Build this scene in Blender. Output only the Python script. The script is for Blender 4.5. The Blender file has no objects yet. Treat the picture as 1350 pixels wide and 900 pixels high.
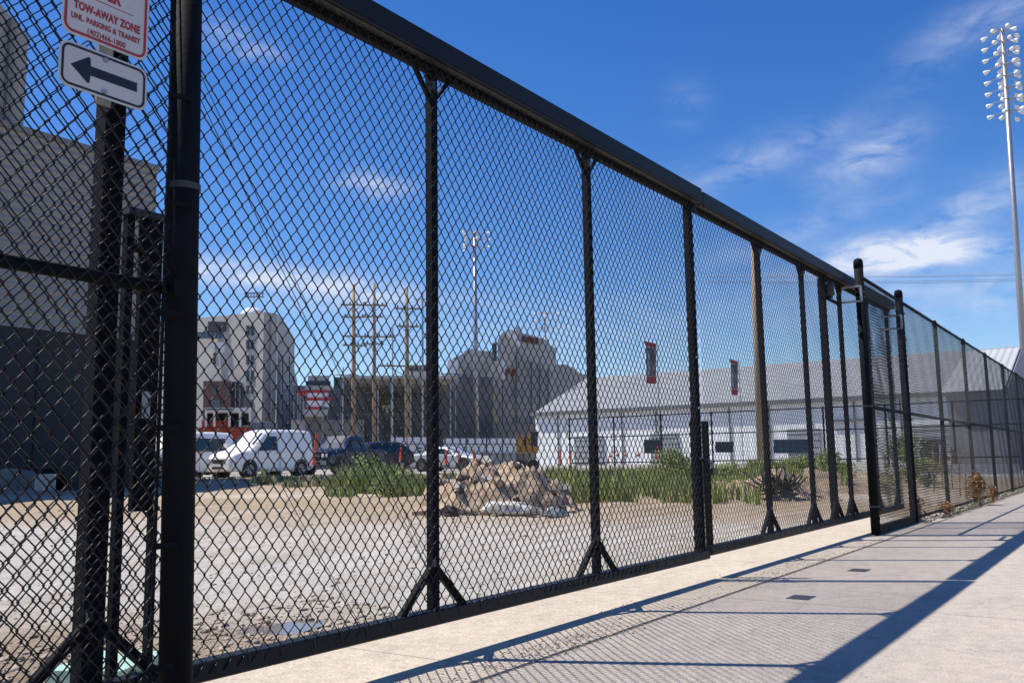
import bpy, math, random
import numpy as np
from mathutils import Vector, Matrix
random.seed(7); RNG = np.random.default_rng(7)
S = bpy.context.scene
C = S.collection

# ------------------------------------------------------------------ camera
CAM_H = 0.958
FPX = 1200.0
_d = np.array([828., -146., FPX]); _u = np.array([-140., (FPX * FPX - 140. * 828.) / 146., FPX])
_d /= np.linalg.norm(_d); _u /= np.linalg.norm(_u)
_n = np.cross(_u, _d)
if _n[0] > 0: _n = -_n
MV = np.array([_d, _n, _u])                      # world = MV @ (right, up, forward)
cam_data = bpy.data.cameras.new('camera'); cam = bpy.data.objects.new('camera', cam_data); C.objects.link(cam)
cam_data.sensor_width = 36; cam_data.lens = 36 * FPX / 1350
cam_data.clip_start = 0.05; cam_data.clip_end = 5000
m = Matrix.Identity(4)
for i in range(3):
    m[i][0] = MV[i][0]; m[i][1] = MV[i][1]; m[i][2] = -MV[i][2]
m[2][3] = CAM_H
cam.matrix_world = m
S.camera = cam
_F = np.array([MV[0][2], MV[1][2], 0]); _F /= np.linalg.norm(_F)

def at(px, py, dist):
    """point seen in column px, row py of the survey photo at that depth in metres"""
    v = MV @ np.array([px - 675., 450. - py, FPX])
    return Vector((np.array([0, 0, CAM_H]) + v * dist / (v @ _F)).tolist())

# ------------------------------------------------------------------ light
SUN = Vector((-.26, .54, 1)).normalized()
sl = bpy.data.lights.new('sun', 'SUN'); sl.energy = 5.0; sl.angle = math.radians(.5); sl.color = (1, .955, .88)
so = bpy.data.objects.new('sun', sl); C.objects.link(so)
so.rotation_euler = SUN.to_track_quat('Z', 'Y').to_euler()

W = bpy.data.worlds.new('World'); S.world = W; W.use_nodes = True
nt = W.node_tree; N = nt.nodes; L = nt.links
for n in list(N): N.remove(n)
def wn(t, **k):
    n = N.new(t)
    for a, b in k.items(): setattr(n, a, b)
    return n
def wmath(op, a, b=None, c=None, clamp=False):
    n = wn('ShaderNodeMath', operation=op, use_clamp=clamp)
    for i, v in enumerate((a, b, c)):
        if v is None: continue
        if isinstance(v, (int, float)): n.inputs[i].default_value = v
        else: L.new(v, n.inputs[i])
    return n.outputs[0]
sky = wn('ShaderNodeTexSky', sky_type='NISHITA', sun_disc=False)
sky.sun_elevation = math.asin(SUN.z); sky.sun_rotation = math.atan2(SUN.x, SUN.y)
sky.altitude = 300; sky.air_density = 1.0; sky.dust_density = .25; sky.ozone_density = 3.0
tc = wn('ShaderNodeTexCoord')
gam = wn('ShaderNodeHueSaturation'); gam.inputs['Hue'].default_value = .513; gam.inputs['Saturation'].default_value = 1.35; gam.inputs['Value'].default_value = 1.23
L.new(sky.outputs[0], gam.inputs['Color'])
def cloud(px, py, along, wa, wb, dens, tilt=0.0):
    """soft mask around one sky direction; wa, wb are angular half widths"""
    c = (at(px, py, 1) - Vector((0, 0, CAM_H))).normalized()
    r = Vector((c.y, -c.x, 0)).normalized(); u = r.cross(c)
    ct, st = math.cos(tilt), math.sin(tilt)
    r2 = r * ct + u * st; u2 = u * ct - r * st
    out = []
    for ax, w in ((r2, wa), (u2, wb)):
        d = wn('ShaderNodeVectorMath', operation='DOT_PRODUCT'); L.new(tc.outputs['Generated'], d.inputs[0]); d.inputs[1].default_value = ax
        v = wmath('DIVIDE', d.outputs['Value'], w); out.append(wmath('MULTIPLY', v, v))
    f = wn('ShaderNodeVectorMath', operation='DOT_PRODUCT'); L.new(tc.outputs['Generated'], f.inputs[0]); f.inputs[1].default_value = c
    s = wmath('ADD', out[0], out[1]); e = wmath('POWER', 2.718, wmath('MULTIPLY', s, -1))
    fr = wmath('GREATER_THAN', f.outputs['Value'], 0)
    return wmath('MULTIPLY', wmath('MULTIPLY', e, fr), dens)
masks = [cloud(1180, 332, 0, .066, .016, 1.9, .03), cloud(1215, 340, 0, .09, .010, .9, .02), cloud(1240, 380, 0, .10, .012, .35, .05), cloud(1145, 208, 0, .050, .022, .62, .35),
         cloud(1290, 270, 0, .060, .018, .55, .35), cloud(1240, 60, 0, .05, .02, .28, .5), cloud(1335, 12, 0, .035, .014, .45, .2),
         cloud(330, 362, 0, .20, .013, .95, -.11), cloud(492, 243, 0, .035, .013, .75, -.1), cloud(315, 55, 0, .035, .013, .7, -.3),
         cloud(980, 215, 0, .09, .02, .28, .3), cloud(905, 135, 0, .02, .02, .22, .3), cloud(1060, 300, 0, .10, .014, .3, .25), cloud(700, 150, 0, .0, .0, 0, 0) if False else cloud(1060, 190, 0, .07, .012, .2, .3),
         cloud(850, 440, 0, .35, .05, .25, .1), cloud(450, 395, 0, .12, .03, .4, -.1), cloud(1320, 400, 0, .08, .012, .3, .1)]
mp = wn('ShaderNodeMapping'); mp.inputs['Rotation'].default_value = (0.1, 0.12, .5); mp.inputs['Scale'].default_value = (7, 16, 40)
L.new(tc.outputs['Generated'], mp.inputs[0])
nz = wn('ShaderNodeTexNoise'); nz.inputs['Scale'].default_value = 1.1; nz.inputs['Detail'].default_value = 9; nz.inputs['Roughness'].default_value = .62; nz.inputs['Distortion'].default_value = .5
L.new(mp.outputs[0], nz.inputs['Vector'])
tot = masks[0]
for k in masks[1:]: tot = wmath('ADD', tot, k)
n1 = wmath('MULTIPLY_ADD', nz.outputs['Fac'], 3.2, -1.0, True)
cf = wmath('MULTIPLY', wmath('MULTIPLY', tot, n1), .85, None, True)
mx = wn('ShaderNodeMixRGB'); L.new(cf, mx.inputs[0]); L.new(gam.outputs[0], mx.inputs[1]); mx.inputs[2].default_value = (6.3, 6.8, 7.9, 1)
bg = wn('ShaderNodeBackground'); bg.inputs[1].default_value = .10
L.new(mx.outputs[0], bg.inputs[0])
wo = wn('ShaderNodeOutputWorld'); L.new(bg.outputs[0], wo.inputs[0])
S.view_settings.view_transform = 'Standard'; S.view_settings.look = 'None'; S.view_settings.exposure = 0.28; S.view_settings.gamma = 1.0
S.view_settings.use_curve_mapping = False

# ------------------------------------------------------------------ materials
MATS = {}
def mat(name, col, col2=None, rough=.6, scale=6.0, detail=5, bump=0.0, bscale=None, metal=0.0, spec=None, lo=.35, hi=.65, stretch=(1, 1, 1), emit=None):
    if name in MATS: return MATS[name]
    M_ = bpy.data.materials.new(name); M_.use_nodes = True
    t = M_.node_tree; b = t.nodes['Principled BSDF']
    b.inputs['Roughness'].default_value = rough; b.inputs['Metallic'].default_value = metal
    if spec is not None: b.inputs['Specular IOR Level'].default_value = spec
    co = t.nodes.new('ShaderNodeTexCoord'); mpp = t.nodes.new('ShaderNodeMapping'); mpp.inputs['Scale'].default_value = stretch
    t.links.new(co.outputs['Object'], mpp.inputs[0])
    if col2 is None: col2 = tuple(c * .82 for c in col)
    n = t.nodes.new('ShaderNodeTexNoise'); n.inputs['Scale'].default_value = scale; n.inputs['Detail'].default_value = detail; n.inputs['Roughness'].default_value = .6
    t.links.new(mpp.outputs[0], n.inputs['Vector'])
    r = t.nodes.new('ShaderNodeValToRGB'); r.color_ramp.elements[0].position = lo; r.color_ramp.elements[1].position = hi
    r.color_ramp.elements[0].color = (*col2, 1); r.color_ramp.elements[1].color = (*col, 1)
    t.links.new(n.outputs['Fac'], r.inputs[0]); t.links.new(r.outputs[0], b.inputs['Base Color'])
    if bump:
        nb = t.nodes.new('ShaderNodeTexNoise'); nb.inputs['Scale'].default_value = bscale or scale * 6; nb.inputs['Detail'].default_value = 6
        t.links.new(mpp.outputs[0], nb.inputs['Vector'])
        bp = t.nodes.new('ShaderNodeBump'); bp.inputs['Strength'].default_value = bump; bp.inputs['Distance'].default_value = .02
        t.links.new(nb.outputs['Fac'], bp.inputs['Height']); t.links.new(bp.outputs[0], b.inputs['Normal'])
    MATS[name] = M_
    return M_

black = mat('black_coated_steel', (.008, .009, .012), (.005, .006, .008), .72, 9, bump=.05, bscale=60, spec=.12)
black_wire = mat('black_vinyl_wire', (.010, .010, .012), (.006, .006, .008), .32, 30, spec=.3)
black_track = mat('black_track_beam', (.011, .012, .015), (.008, .009, .011), .5, 3, bump=.05, bscale=30, stretch=(.3, 1, 1), spec=.22)
dusty = mat('dusty_black_steel', (.045, .043, .042), (.016, .016, .018), .5, 12)
galv = mat('galvanised_steel', (.42, .42, .43), (.30, .30, .31), .45, 8, metal=.6)
signwhite = mat('sign_white', (.62, .59, .57), (.56, .53, .51), .4, 5)
signred = mat('sign_red', (.42, .035, .04), (.36, .03, .035), .45, 9)
signblack = mat('sign_black', (.012, .014, .022), None, .45, 9)
tan_bracket = mat('weathered_bracket', (.30, .27, .20), (.2, .18, .13), .6, 30)

def node_mat(name):
    M_ = bpy.data.materials.new(name); M_.use_nodes = True; MATS[name] = M_
    return M_, M_.node_tree, M_.node_tree.nodes['Principled BSDF']
def concrete_mat(name, c1, c2, c3, joint=False):
    M_, t, b = node_mat(name)
    b.inputs['Roughness'].default_value = .88; b.inputs['Specular IOR Level'].default_value = .3
    g = t.nodes.new('ShaderNodeNewGeometry')
    def noise(sc, det, ro=.6, vec=None):
        n = t.nodes.new('ShaderNodeTexNoise'); n.inputs['Scale'].default_value = sc; n.inputs['Detail'].default_value = det; n.inputs['Roughness'].default_value = ro
        t.links.new(vec or g.outputs['Position'], n.inputs['Vector']); return n.outputs['Fac']
    def ramp(f, p0, p1, a, b_):
        r = t.nodes.new('ShaderNodeValToRGB'); r.color_ramp.elements[0].position = p0; r.color_ramp.elements[1].position = p1
        r.color_ramp.elements[0].color = (*a, 1); r.color_ramp.elements[1].color = (*b_, 1); t.links.new(f, r.inputs[0]); return r.outputs[0]
    def mix(f, a, b_, mode='MIX'):
        x = t.nodes.new('ShaderNodeMixRGB'); x.blend_type = mode
        if isinstance(f, float): x.inputs[0].default_value = f
        else: t.links.new(f, x.inputs[0])
        t.links.new(a, x.inputs[1]); t.links.new(b_, x.inputs[2]); return x.outputs[0]
    base = ramp(noise(1.1, 9, .75), .34, .66, c2, c1)
    fine = ramp(noise(75, 4, .8), .34, .66, (.70, .69, .68), (1.2, 1.2, 1.2))
    c = mix(1.0, base, fine, 'MULTIPLY')
    mid = ramp(noise(9, 6, .7), .33, .62, (.86, .85, .84), (1.06, 1.06, 1.06))
    c = mix(1.0, c, mid, 'MULTIPLY')
    stain = ramp(noise(.35, 6, .7), .54, .80, (0, 0, 0), (.35, .35, .35))
    c3n = t.nodes.new('ShaderNodeRGB'); c3n.outputs[0].default_value = (*c3, 1)
    c = mix(stain, c, c3n.outputs[0])
    # dark specks
    sp = ramp(noise(45, 2, .5), .70, .76, (0, 0, 0), (.5, .5, .5))
    dk = t.nodes.new('ShaderNodeRGB'); dk.outputs[0].default_value = (.12, .11, .10, 1)
    c = mix(sp, c, dk.outputs[0])
    # hairline cracks
    v = t.nodes.new('ShaderNodeTexVoronoi'); v.feature = 'DISTANCE_TO_EDGE'; v.inputs['Scale'].default_value = .55
    wv = t.nodes.new('ShaderNodeVectorMath'); wv.operation = 'ADD'
    nn = t.nodes.new('ShaderNodeTexNoise'); nn.inputs['Scale'].default_value = 2.2; nn.inputs['Detail'].default_value = 6
    t.links.new(g.outputs['Position'], nn.inputs['Vector']); t.links.new(g.outputs['Position'], wv.inputs[0]); t.links.new(nn.outputs['Color'], wv.inputs[1]); t.links.new(wv.outputs[0], v.inputs['Vector'])
    cr = ramp(v.outputs['Distance'], .0, .006, (.28, .28, .28), (0, 0, 0))
    c = mix(cr, c, dk.outputs[0])
    t.links.new(c, b.inputs['Base Color'])
    h = t.nodes.new('ShaderNodeMath'); h.operation = 'MULTIPLY_ADD'; t.links.new(noise(130, 3, .7), h.inputs[0]); h.inputs[1].default_value = .5; t.links.new(noise(14, 6, .7), h.inputs[2])
    bp = t.nodes.new('ShaderNodeBump'); bp.inputs['Strength'].default_value = .6; bp.inputs['Distance'].default_value = .014
    t.links.new(h.outputs[0], bp.inputs['Height']); t.links.new(bp.outputs[0], b.inputs['Normal'])
    return M_
walk_m = concrete_mat('sidewalk_concrete', (.54, .465, .39), (.44, .385, .325), (.38, .325, .27))
apron_m = concrete_mat('apron_concrete', (.62, .53, .42), (.53, .45, .355), (.47, .39, .30))

def ground_mat():
    M_, t, b = node_mat('gravel_lot'); b.inputs['Roughness'].default_value = .95; b.inputs['Specular IOR Level'].default_value = .2
    g = t.nodes.new('ShaderNodeNewGeometry')
    def noise(sc, det, ro=.6, st=None):
        n = t.nodes.new('ShaderNodeTexNoise'); n.inputs['Scale'].default_value = sc; n.inputs['Detail'].default_value = det; n.inputs['Roughness'].default_value = ro
        if st:
            mm = t.nodes.new('ShaderNodeMapping'); mm.inputs['Scale'].default_value = st; mm.inputs['Rotation'].default_value = (0, 0, .97); t.links.new(g.outputs['Position'], mm.inputs[0]); t.links.new(mm.outputs[0], n.inputs['Vector'])
        else: t.links.new(g.outputs['Position'], n.inputs['Vector'])
        return n.outputs['Fac']
    def ramp(f, p0, p1, a, b_):
        r = t.nodes.new('ShaderNodeValToRGB'); r.color_ramp.elements[0].position = p0; r.color_ramp.elements[1].position = p1
        r.color_ramp.elements[0].color = (*a, 1); r.color_ramp.elements[1].color = (*b_, 1); t.links.new(f, r.inputs[0]); return r.outputs[0]
    def mix(f, a, b_, mode='MIX'):
        x = t.nodes.new('ShaderNodeMixRGB'); x.blend_type = mode
        if isinstance(f, float): x.inputs[0].default_value = f
        else: t.links.new(f, x.inputs[0])
        t.links.new(a, x.inputs[1]); t.links.new(b_, x.inputs[2]); return x.outputs[0]
    def rgb(*c):
        n = t.nodes.new('ShaderNodeRGB'); n.outputs[0].default_value = (*c, 1); return n.outputs[0]
    # distance along the view of the lot, wobbling, decides between earth, gravel and far track
    dp = t.nodes.new('ShaderNodeVectorMath'); dp.operation = 'DOT_PRODUCT'; t.links.new(g.outputs['Position'], dp.inputs[0]); dp.inputs[1].default_value = (.826, .563, 0)
    wob = t.nodes.new('ShaderNodeMath'); wob.operation = 'MULTIPLY_ADD'; t.links.new(noise(.5, 5, .65, (.35, 1.6, 1)), wob.inputs[0]); wob.inputs[1].default_value = 5.0; t.links.new(dp.outputs['Value'], wob.inputs[2])
    dv = t.nodes.new('ShaderNodeMath'); dv.operation = 'DIVIDE'; t.links.new(wob.outputs[0], dv.inputs[0]); dv.inputs[1].default_value = 60
    zr = t.nodes.new('ShaderNodeValToRGB'); t.links.new(dv.outputs[0], zr.inputs[0])
    e = zr.color_ramp.elements
    earth = (.31, .235, .165); gravel = (.465, .44, .40); tan = (.38, .30, .21); pale = (.47, .40, .31)
    e[0].position = 0; e[0].color = (*pale, 1); e[1].position = 1; e[1].color = (.33, .31, .28, 1)
    for p, c_ in ((.085, (.34, .275, .205)), (.10, (.33, .265, .20)), (.117, (.26, .195, .135)), (.132, (.34, .275, .21)), (.15, gravel), (.245, (.475, .445, .40)), (.275, (.43, .365, .29)), (.30, tan), (.36, (.34, .26, .17)), (.40, pale), (.43, tan), (.55, (.36, .28, .18)), (.64, (.33, .26, .17)), (.68, (.42, .40, .37)), (.85, (.40, .38, .35))):
        k = e.new(p); k.color = (*c_, 1)
    c = zr.outputs[0]
    patch = ramp(noise(.55, 8, .72, (.4, 1.5, 1)), .47, .60, (0, 0, 0), (.5, .5, .5))
    c = mix(patch, c, rgb(.36, .295, .22))
    c = mix(ramp(noise(1.6, 8, .75, (.5, 1.8, 1)), .54, .64, (0, 0, 0), (.45, .45, .45)), c, rgb(.28, .22, .16))
    c = mix(ramp(noise(.8, 6, .7, (.25, 2.4, 1)), .56, .66, (0, 0, 0), (.6, .6, .6)), c, rgb(.54, .50, .44))
    c = mix(1.0, c, ramp(noise(22, 5, .75), .3, .68, (.80, .79, .78), (1.2, 1.2, 1.2)), 'MULTIPLY')
    c = mix(1.0, c, ramp(noise(90, 3, .7), .3, .7, (.76, .76, .76), (1.25, 1.25, 1.25)), 'MULTIPLY')
    c = mix(1.0, c, ramp(noise(1.2, 6, .7, (.25, 3.0, 1)), .3, .7, (.88, .87, .86), (1.1, 1.1, 1.1)), 'MULTIPLY')
    t.links.new(c, b.inputs['Base Color'])
    h = t.nodes.new('ShaderNodeMath'); h.operation = 'MULTIPLY_ADD'; t.links.new(noise(60, 4, .7), h.inputs[0]); h.inputs[1].default_value = .5; t.links.new(noise(9, 7, .75), h.inputs[2])
    bp = t.nodes.new('ShaderNodeBump'); bp.inputs['Strength'].default_value = .75; bp.inputs['Distance'].default_value = .035
    t.links.new(h.outputs[0], bp.inputs['Height']); t.links.new(bp.outputs[0], b.inputs['Normal'])
    return M_
lot_m = ground_mat()

def siding_mat(name, c1, c2, scale=6.0, axis='Z', strength=.6, rough=.55):
    M_, t, b = node_mat(name); b.inputs['Roughness'].default_value = rough
    g = t.nodes.new('ShaderNodeNewGeometry')
    w = t.nodes.new('ShaderNodeTexWave'); w.wave_type = 'BANDS'; w.bands_direction = axis; w.inputs['Scale'].default_value = scale; w.inputs['Distortion'].default_value = 0
    t.links.new(g.outputs['Position'], w.inputs['Vector'])
    n = t.nodes.new('ShaderNodeTexNoise'); n.inputs['Scale'].default_value = .35; n.inputs['Detail'].default_value = 6; t.links.new(g.outputs['Position'], n.inputs['Vector'])
    r = t.nodes.new('ShaderNodeValToRGB'); r.color_ramp.elements[0].position = .3; r.color_ramp.elements[1].position = .7
    r.color_ramp.elements[0].color = (*c2, 1); r.color_ramp.elements[1].color = (*c1, 1); t.links.new(n.outputs['Fac'], r.inputs[0])
    t.links.new(r.outputs[0], b.inputs['Base Color'])
    bp = t.nodes.new('ShaderNodeBump'); bp.inputs['Strength'].default_value = strength; bp.inputs['Distance'].default_value = .06
    t.links.new(w.outputs['Fac'], bp.inputs['Height']); t.links.new(bp.outputs[0], b.inputs['Normal'])
    return M_

# ------------------------------------------------------------------ mesh helpers
ORG = {}
class MB:
    def __init__(s): s.v = []; s.f = []
    def add(s, vs, fs):
        o = len(s.v); s.v += [tuple(v) for v in vs]; s.f += [tuple(i + o for i in f) for f in fs]; return s
    def box(s, c, d, rz=0.0, rot=None):
        c = Vector(c); R = rot or Matrix.Rotation(rz, 3, 'Z')
        vs = [c + R @ Vector((x * d[0] / 2, y * d[1] / 2, z * d[2] / 2)) for x, y, z in ((-1, -1, -1), (1, -1, -1), (1, 1, -1), (-1, 1, -1), (-1, -1, 1), (1, -1, 1), (1, 1, 1), (-1, 1, 1))]
        return s.add(vs, [(0, 3, 2, 1), (4, 5, 6, 7), (0, 1, 5, 4), (1, 2, 6, 5), (2, 3, 7, 6), (3, 0, 4, 7)])
    def span(s, x0, x1, y0, y1, z0, z1):
        return s.box(((x0 + x1) / 2, (y0 + y1) / 2, (z0 + z1) / 2), (x1 - x0, y1 - y0, z1 - z0))
    def bar(s, p, q, w, h=None, up=(0, 1, 0), bev=0):
        """rectangular bar from p to q; w across, h along 'up'"""
        h = h or w; p = Vector(p); q = Vector(q); t = (q - p).normalized(); u = Vector(up); u = (u - t * u.dot(t)).normalized(); r = t.cross(u)
        if bev:
            b = bev; prof = [(-w/2 + b, -h/2), (w/2 - b, -h/2), (w/2, -h/2 + b), (w/2, h/2 - b), (w/2 - b, h/2), (-w/2 + b, h/2), (-w/2, h/2 - b), (-w/2, -h/2 + b)]
        else: prof = [(-w/2, -h/2), (w/2, -h/2), (w/2, h/2), (-w/2, h/2)]
        n = len(prof); vs = [e + r * a + u * c_ for e in (p, q) for a, c_ in prof]
        return s.add(vs, [tuple(range(n - 1, -1, -1)), tuple(range(n, 2 * n))] + [(i, (i + 1) % n, n + (i + 1) % n, n + i) for i in range(n)])
    def tube(s, pts, r, n=8, cap=True):
        pts = [Vector(p) for p in pts]; rs = r if isinstance(r, (list, tuple)) else [r] * len(pts)
        rings = []; ref = None
        for i, p in enumerate(pts):
            t = (pts[min(i + 1, len(pts) - 1)] - pts[max(i - 1, 0)]).normalized()
            if ref is None: ref = Vector((0, 0, 1)) if abs(t.z) < .9 else Vector((1, 0, 0))
            a = (ref - t * ref.dot(t)).normalized(); ref = a; b = t.cross(a)
            rings.append([p + (a * math.cos(k * 2 * math.pi / n) + b * math.sin(k * 2 * math.pi / n)) * rs[i] for k in range(n)])
        vs = [v for R in rings for v in R]; fs = []
        for i in range(len(pts) - 1):
            for k in range(n): fs.append((i * n + k, i * n + (k + 1) % n, (i + 1) * n + (k + 1) % n, (i + 1) * n + k))
        if cap: fs += [tuple(range(n - 1, -1, -1)), tuple(range((len(pts) - 1) * n, len(pts) * n))]
        return s.add(vs, fs)
    def extrude(s, outline, vec):
        """closed 3D outline swept along vec"""
        n = len(outline); vec = Vector(vec); o = [Vector(p) for p in outline]
        return s.add(o + [p + vec for p in o], [tuple(range(n - 1, -1, -1)), tuple(range(n, 2 * n))] + [(i, (i + 1) % n, n + (i + 1) % n, n + i) for i in range(n)])
    def lathe(s, base, prof, n=16):
        b = Vector(base); vs = []; fs = []
        for r, z in prof: vs += [b + Vector((r * math.cos(k * 2 * math.pi / n), r * math.sin(k * 2 * math.pi / n), z)) for k in range(n)]
        for i in range(len(prof) - 1):
            for k in range(n): fs.append((i * n + k, i * n + (k + 1) % n, (i + 1) * n + (k + 1) % n, (i + 1) * n + k))
        fs += [tuple(range(n - 1, -1, -1)), tuple(range((len(prof) - 1) * n, len(prof) * n))]
        return s.add(vs, fs)
    def build(s, name, material, parent=None, smooth=False, kind=None, label=None):
        me = bpy.data.meshes.new(name)
        o3 = ORG.get(parent.name, Vector((0, 0, 0))) if parent is not None else Vector((0, 0, 0))
        me.from_pydata([(v[0] - o3[0], v[1] - o3[1], v[2] - o3[2]) for v in s.v], [], s.f); me.materials.append(material)
        if smooth: me.polygons.foreach_set('use_smooth', [True] * len(me.polygons))
        me.update()
        o = bpy.data.objects.new(name, me); C.objects.link(o)
        if parent is not None: o.parent = parent; ORG[o.name] = o3
        if kind: o['kind'] = kind
        if label: o['label'] = label
        return o
def thing(name, label, cat, loc=(0, 0, 0), group=None, local=False, rz=0.0):
    o = bpy.data.objects.new(name, None); C.objects.link(o); o.location = loc; o.rotation_euler = (0, 0, rz)
    o.empty_display_size = .2; o['label'] = label; o['category'] = cat
    if group: o['group'] = group
    ORG[o.name] = Vector((0, 0, 0)) if local else Vector(loc)
    return o
def tag(o, label, cat, group=None, kind=None):
    o['label'] = label; o['category'] = cat
    if group: o['group'] = group
    if kind: o['kind'] = kind
    return o
def struct(o, label=None):
    o['kind'] = 'structure'
    if label: o['label'] = label
    return o
def copy_tree(o, parent=None):
    c = o.copy(); C.objects.link(c)
    if parent is not None: c.parent = parent
    for ch in list(o.children): copy_tree(ch, c)
    return c
def np_mesh(name, V, Q, material, parent=None, smooth=False, tri=False):
    me = bpy.data.meshes.new(name); k = Q.shape[1]
    V = np.asarray(V, dtype=np.float32)
    if parent is not None: V = V - np.array(ORG[parent.name][:], dtype=np.float32)
    me.vertices.add(len(V)); me.vertices.foreach_set('co', V.ravel())
    me.loops.add(Q.size); me.loops.foreach_set('vertex_index', Q.astype(np.int32).ravel())
    me.polygons.add(len(Q)); me.polygons.foreach_set('loop_start', np.arange(0, Q.size, k, dtype=np.int32)); me.polygons.foreach_set('loop_total', np.full(len(Q), k, dtype=np.int32))
    if smooth: me.polygons.foreach_set('use_smooth', np.ones(len(Q), dtype=bool))
    me.materials.append(material); me.update(calc_edges=True); me.validate()
    o = bpy.data.objects.new(name, me); C.objects.link(o)
    if parent is not None: o.parent = parent; ORG[o.name] = ORG[parent.name]
    return o

# ------------------------------------------------------------------ chain link fabric
def chain_link(name, parent, x0, x1, z0, z1, y, pts=6, sx=.0322, dz=.0805, r=.0023, sides=4, seed=0, lean=0.0):
    """vertical zigzag wires hooked into their neighbours, woven front to back"""
    nw = int((x1 - x0) / sx); npd = int((z1 - z0) / dz); ov = .0034; a = .0038
    if pts == 6: loc = [(-.5 * sx - ov, 0, 0), (-.5 * sx + .0028, -a, .0064), (.5 * sx - .0028, -a, dz / 2 - .0064), (.5 * sx + ov, 0, dz / 2), (.5 * sx - .0028, a, dz / 2 + .0064), (-.5 * sx + .0028, a, dz - .0064)]
    elif pts == 4: loc = [(-.5 * sx - ov, -a, .002), (.5 * sx + ov, -a, dz / 2 - .002), (.5 * sx + ov, a, dz / 2 + .002), (-.5 * sx - ov, a, dz - .002)]
    else: loc = [(-.5 * sx - ov, -a, 0), (.5 * sx + ov, a, dz / 2)]
    loc = np.array(loc); m_ = len(loc)
    base = np.concatenate([loc + np.array([0, 0, k * dz]) for k in range(npd)] + [loc[:1] + np.array([0, 0, npd * dz])])
    n = len(base)
    T = np.gradient(base, axis=0); T /= np.linalg.norm(T, axis=1)[:, None]
    Bx = np.stack([T[:, 2], np.zeros(n), -T[:, 0]], 1); Bx /= np.linalg.norm(Bx, axis=1)[:, None]; By = np.array([[0, 1., 0]])
    ang = np.arange(sides) * 2 * math.pi / sides + (math.pi / 4 if sides == 4 else math.pi / 2)
    ring = base[:, None, :] + r * (np.cos(ang)[None, :, None] * Bx[:, None, :] + np.sin(ang)[None, :, None] * By[:, None, :])
    flip = ring.copy(); flip[:, :, 2] += dz / 2
    W_ = []
    for k in range(nw):
        p = (ring if k % 2 == 0 else flip).copy()
        p[:, :, 0] += x0 + (k + .5) * sx
        p[:, :, 2] += z0
        W_.append(p)
    V = np.concatenate([w.reshape(-1, 3) for w in W_])
    X = V[:, 0]; Z = V[:, 2]
    V[:, 1] += y + .007 * np.sin(X * 1.9 + seed) * np.sin(Z * 1.3 + .5 * seed) + .003 * np.sin(X * 7 + Z * 5 + seed)
    V[:, 0] += .0045 * np.sin(Z * 2.3 + X * .8 + seed) + .002 * np.sin(Z * 9 + X * 3) + lean * Z
    V[:, 2] += .005 * np.sin(X * 2.6 + seed) + .0018 * np.sin(X * 11 + seed)
    V[:, 2] = np.minimum(V[:, 2], z1 + .01)
    i = np.arange(n - 1)[:, None] * sides; k_ = np.arange(sides)[None, :]; k2 = (k_ + 1) % sides
    q = np.stack([i + k_, i + k2, i + sides + k2, i + sides + k_], -1).reshape(-1, 4)
    Q = (q[None] + (np.arange(nw) * n * sides)[:, None, None]).reshape(-1, 4)
    o = np_mesh(name, V, Q, black_wire, parent, smooth=True); o['kind'] = 'stuff'
    return o

# ------------------------------------------------------------------ ground, sidewalk
def terrain_z(x, y):
    d = np.sqrt(x * x + y * y)
    s = np.clip((y - 3.2) / 9.0, 0, 1); s = s * s * (3 - 2 * s)
    z = np.clip(.015 * (d - 3.5), 0, .5) * s
    near = np.clip((y - 3.62) / .25, 0, 1) * np.clip((60 - d) / 30, 0, 1)
    bump = .024 * np.sin(x * 3.1 + 1.3 * np.sin(y * 2.1)) * np.sin(y * 2.7 + np.sin(x * 1.7)) + .009 * np.sin(x * 9 + 2 * np.sin(y * 6)) * np.sin(y * 11 + np.cos(x * 7)) + .006 * np.sin(17 * x + 9 * y) * np.sin(13 * y - 8 * x)
    return -.022 + np.where(y < 3.63, -.012, .012) + z + bump * near - .055 * np.exp(-((x - 3.95) ** 2 / .16 + (y - 4.45) ** 2 / .05))
def tz(x, y): return float(terrain_z(np.array(float(x)), np.array(float(y))))
def axis(c, lo, hi, s0, g):
    a = [c]; s = s0
    while a[-1] < hi: a.append(a[-1] + s); s *= g
    b = [c]; s = s0
    while b[-1] > lo: b.append(b[-1] - s); s *= g
    return np.array(sorted(set(b[1:] + a)))
xs = axis(4.0, -900, 3000, .045, 1.022); ys = axis(3.9, -900, 3000, .045, 1.022)
GX, GY = np.meshgrid(xs, ys, indexing='ij'); GZ = terrain_z(GX, GY)
nx, ny = GX.shape
idx = np.arange(nx * ny).reshape(nx, ny)
Q = np.stack([idx[:-1, :-1], idx[1:, :-1], idx[1:, 1:], idx[:-1, 1:]], -1).reshape(-1, 4)
g = np_mesh('ground', np.stack([GX, GY, GZ], -1).reshape(-1, 3), Q, lot_m, smooth=True); struct(g)

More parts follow.
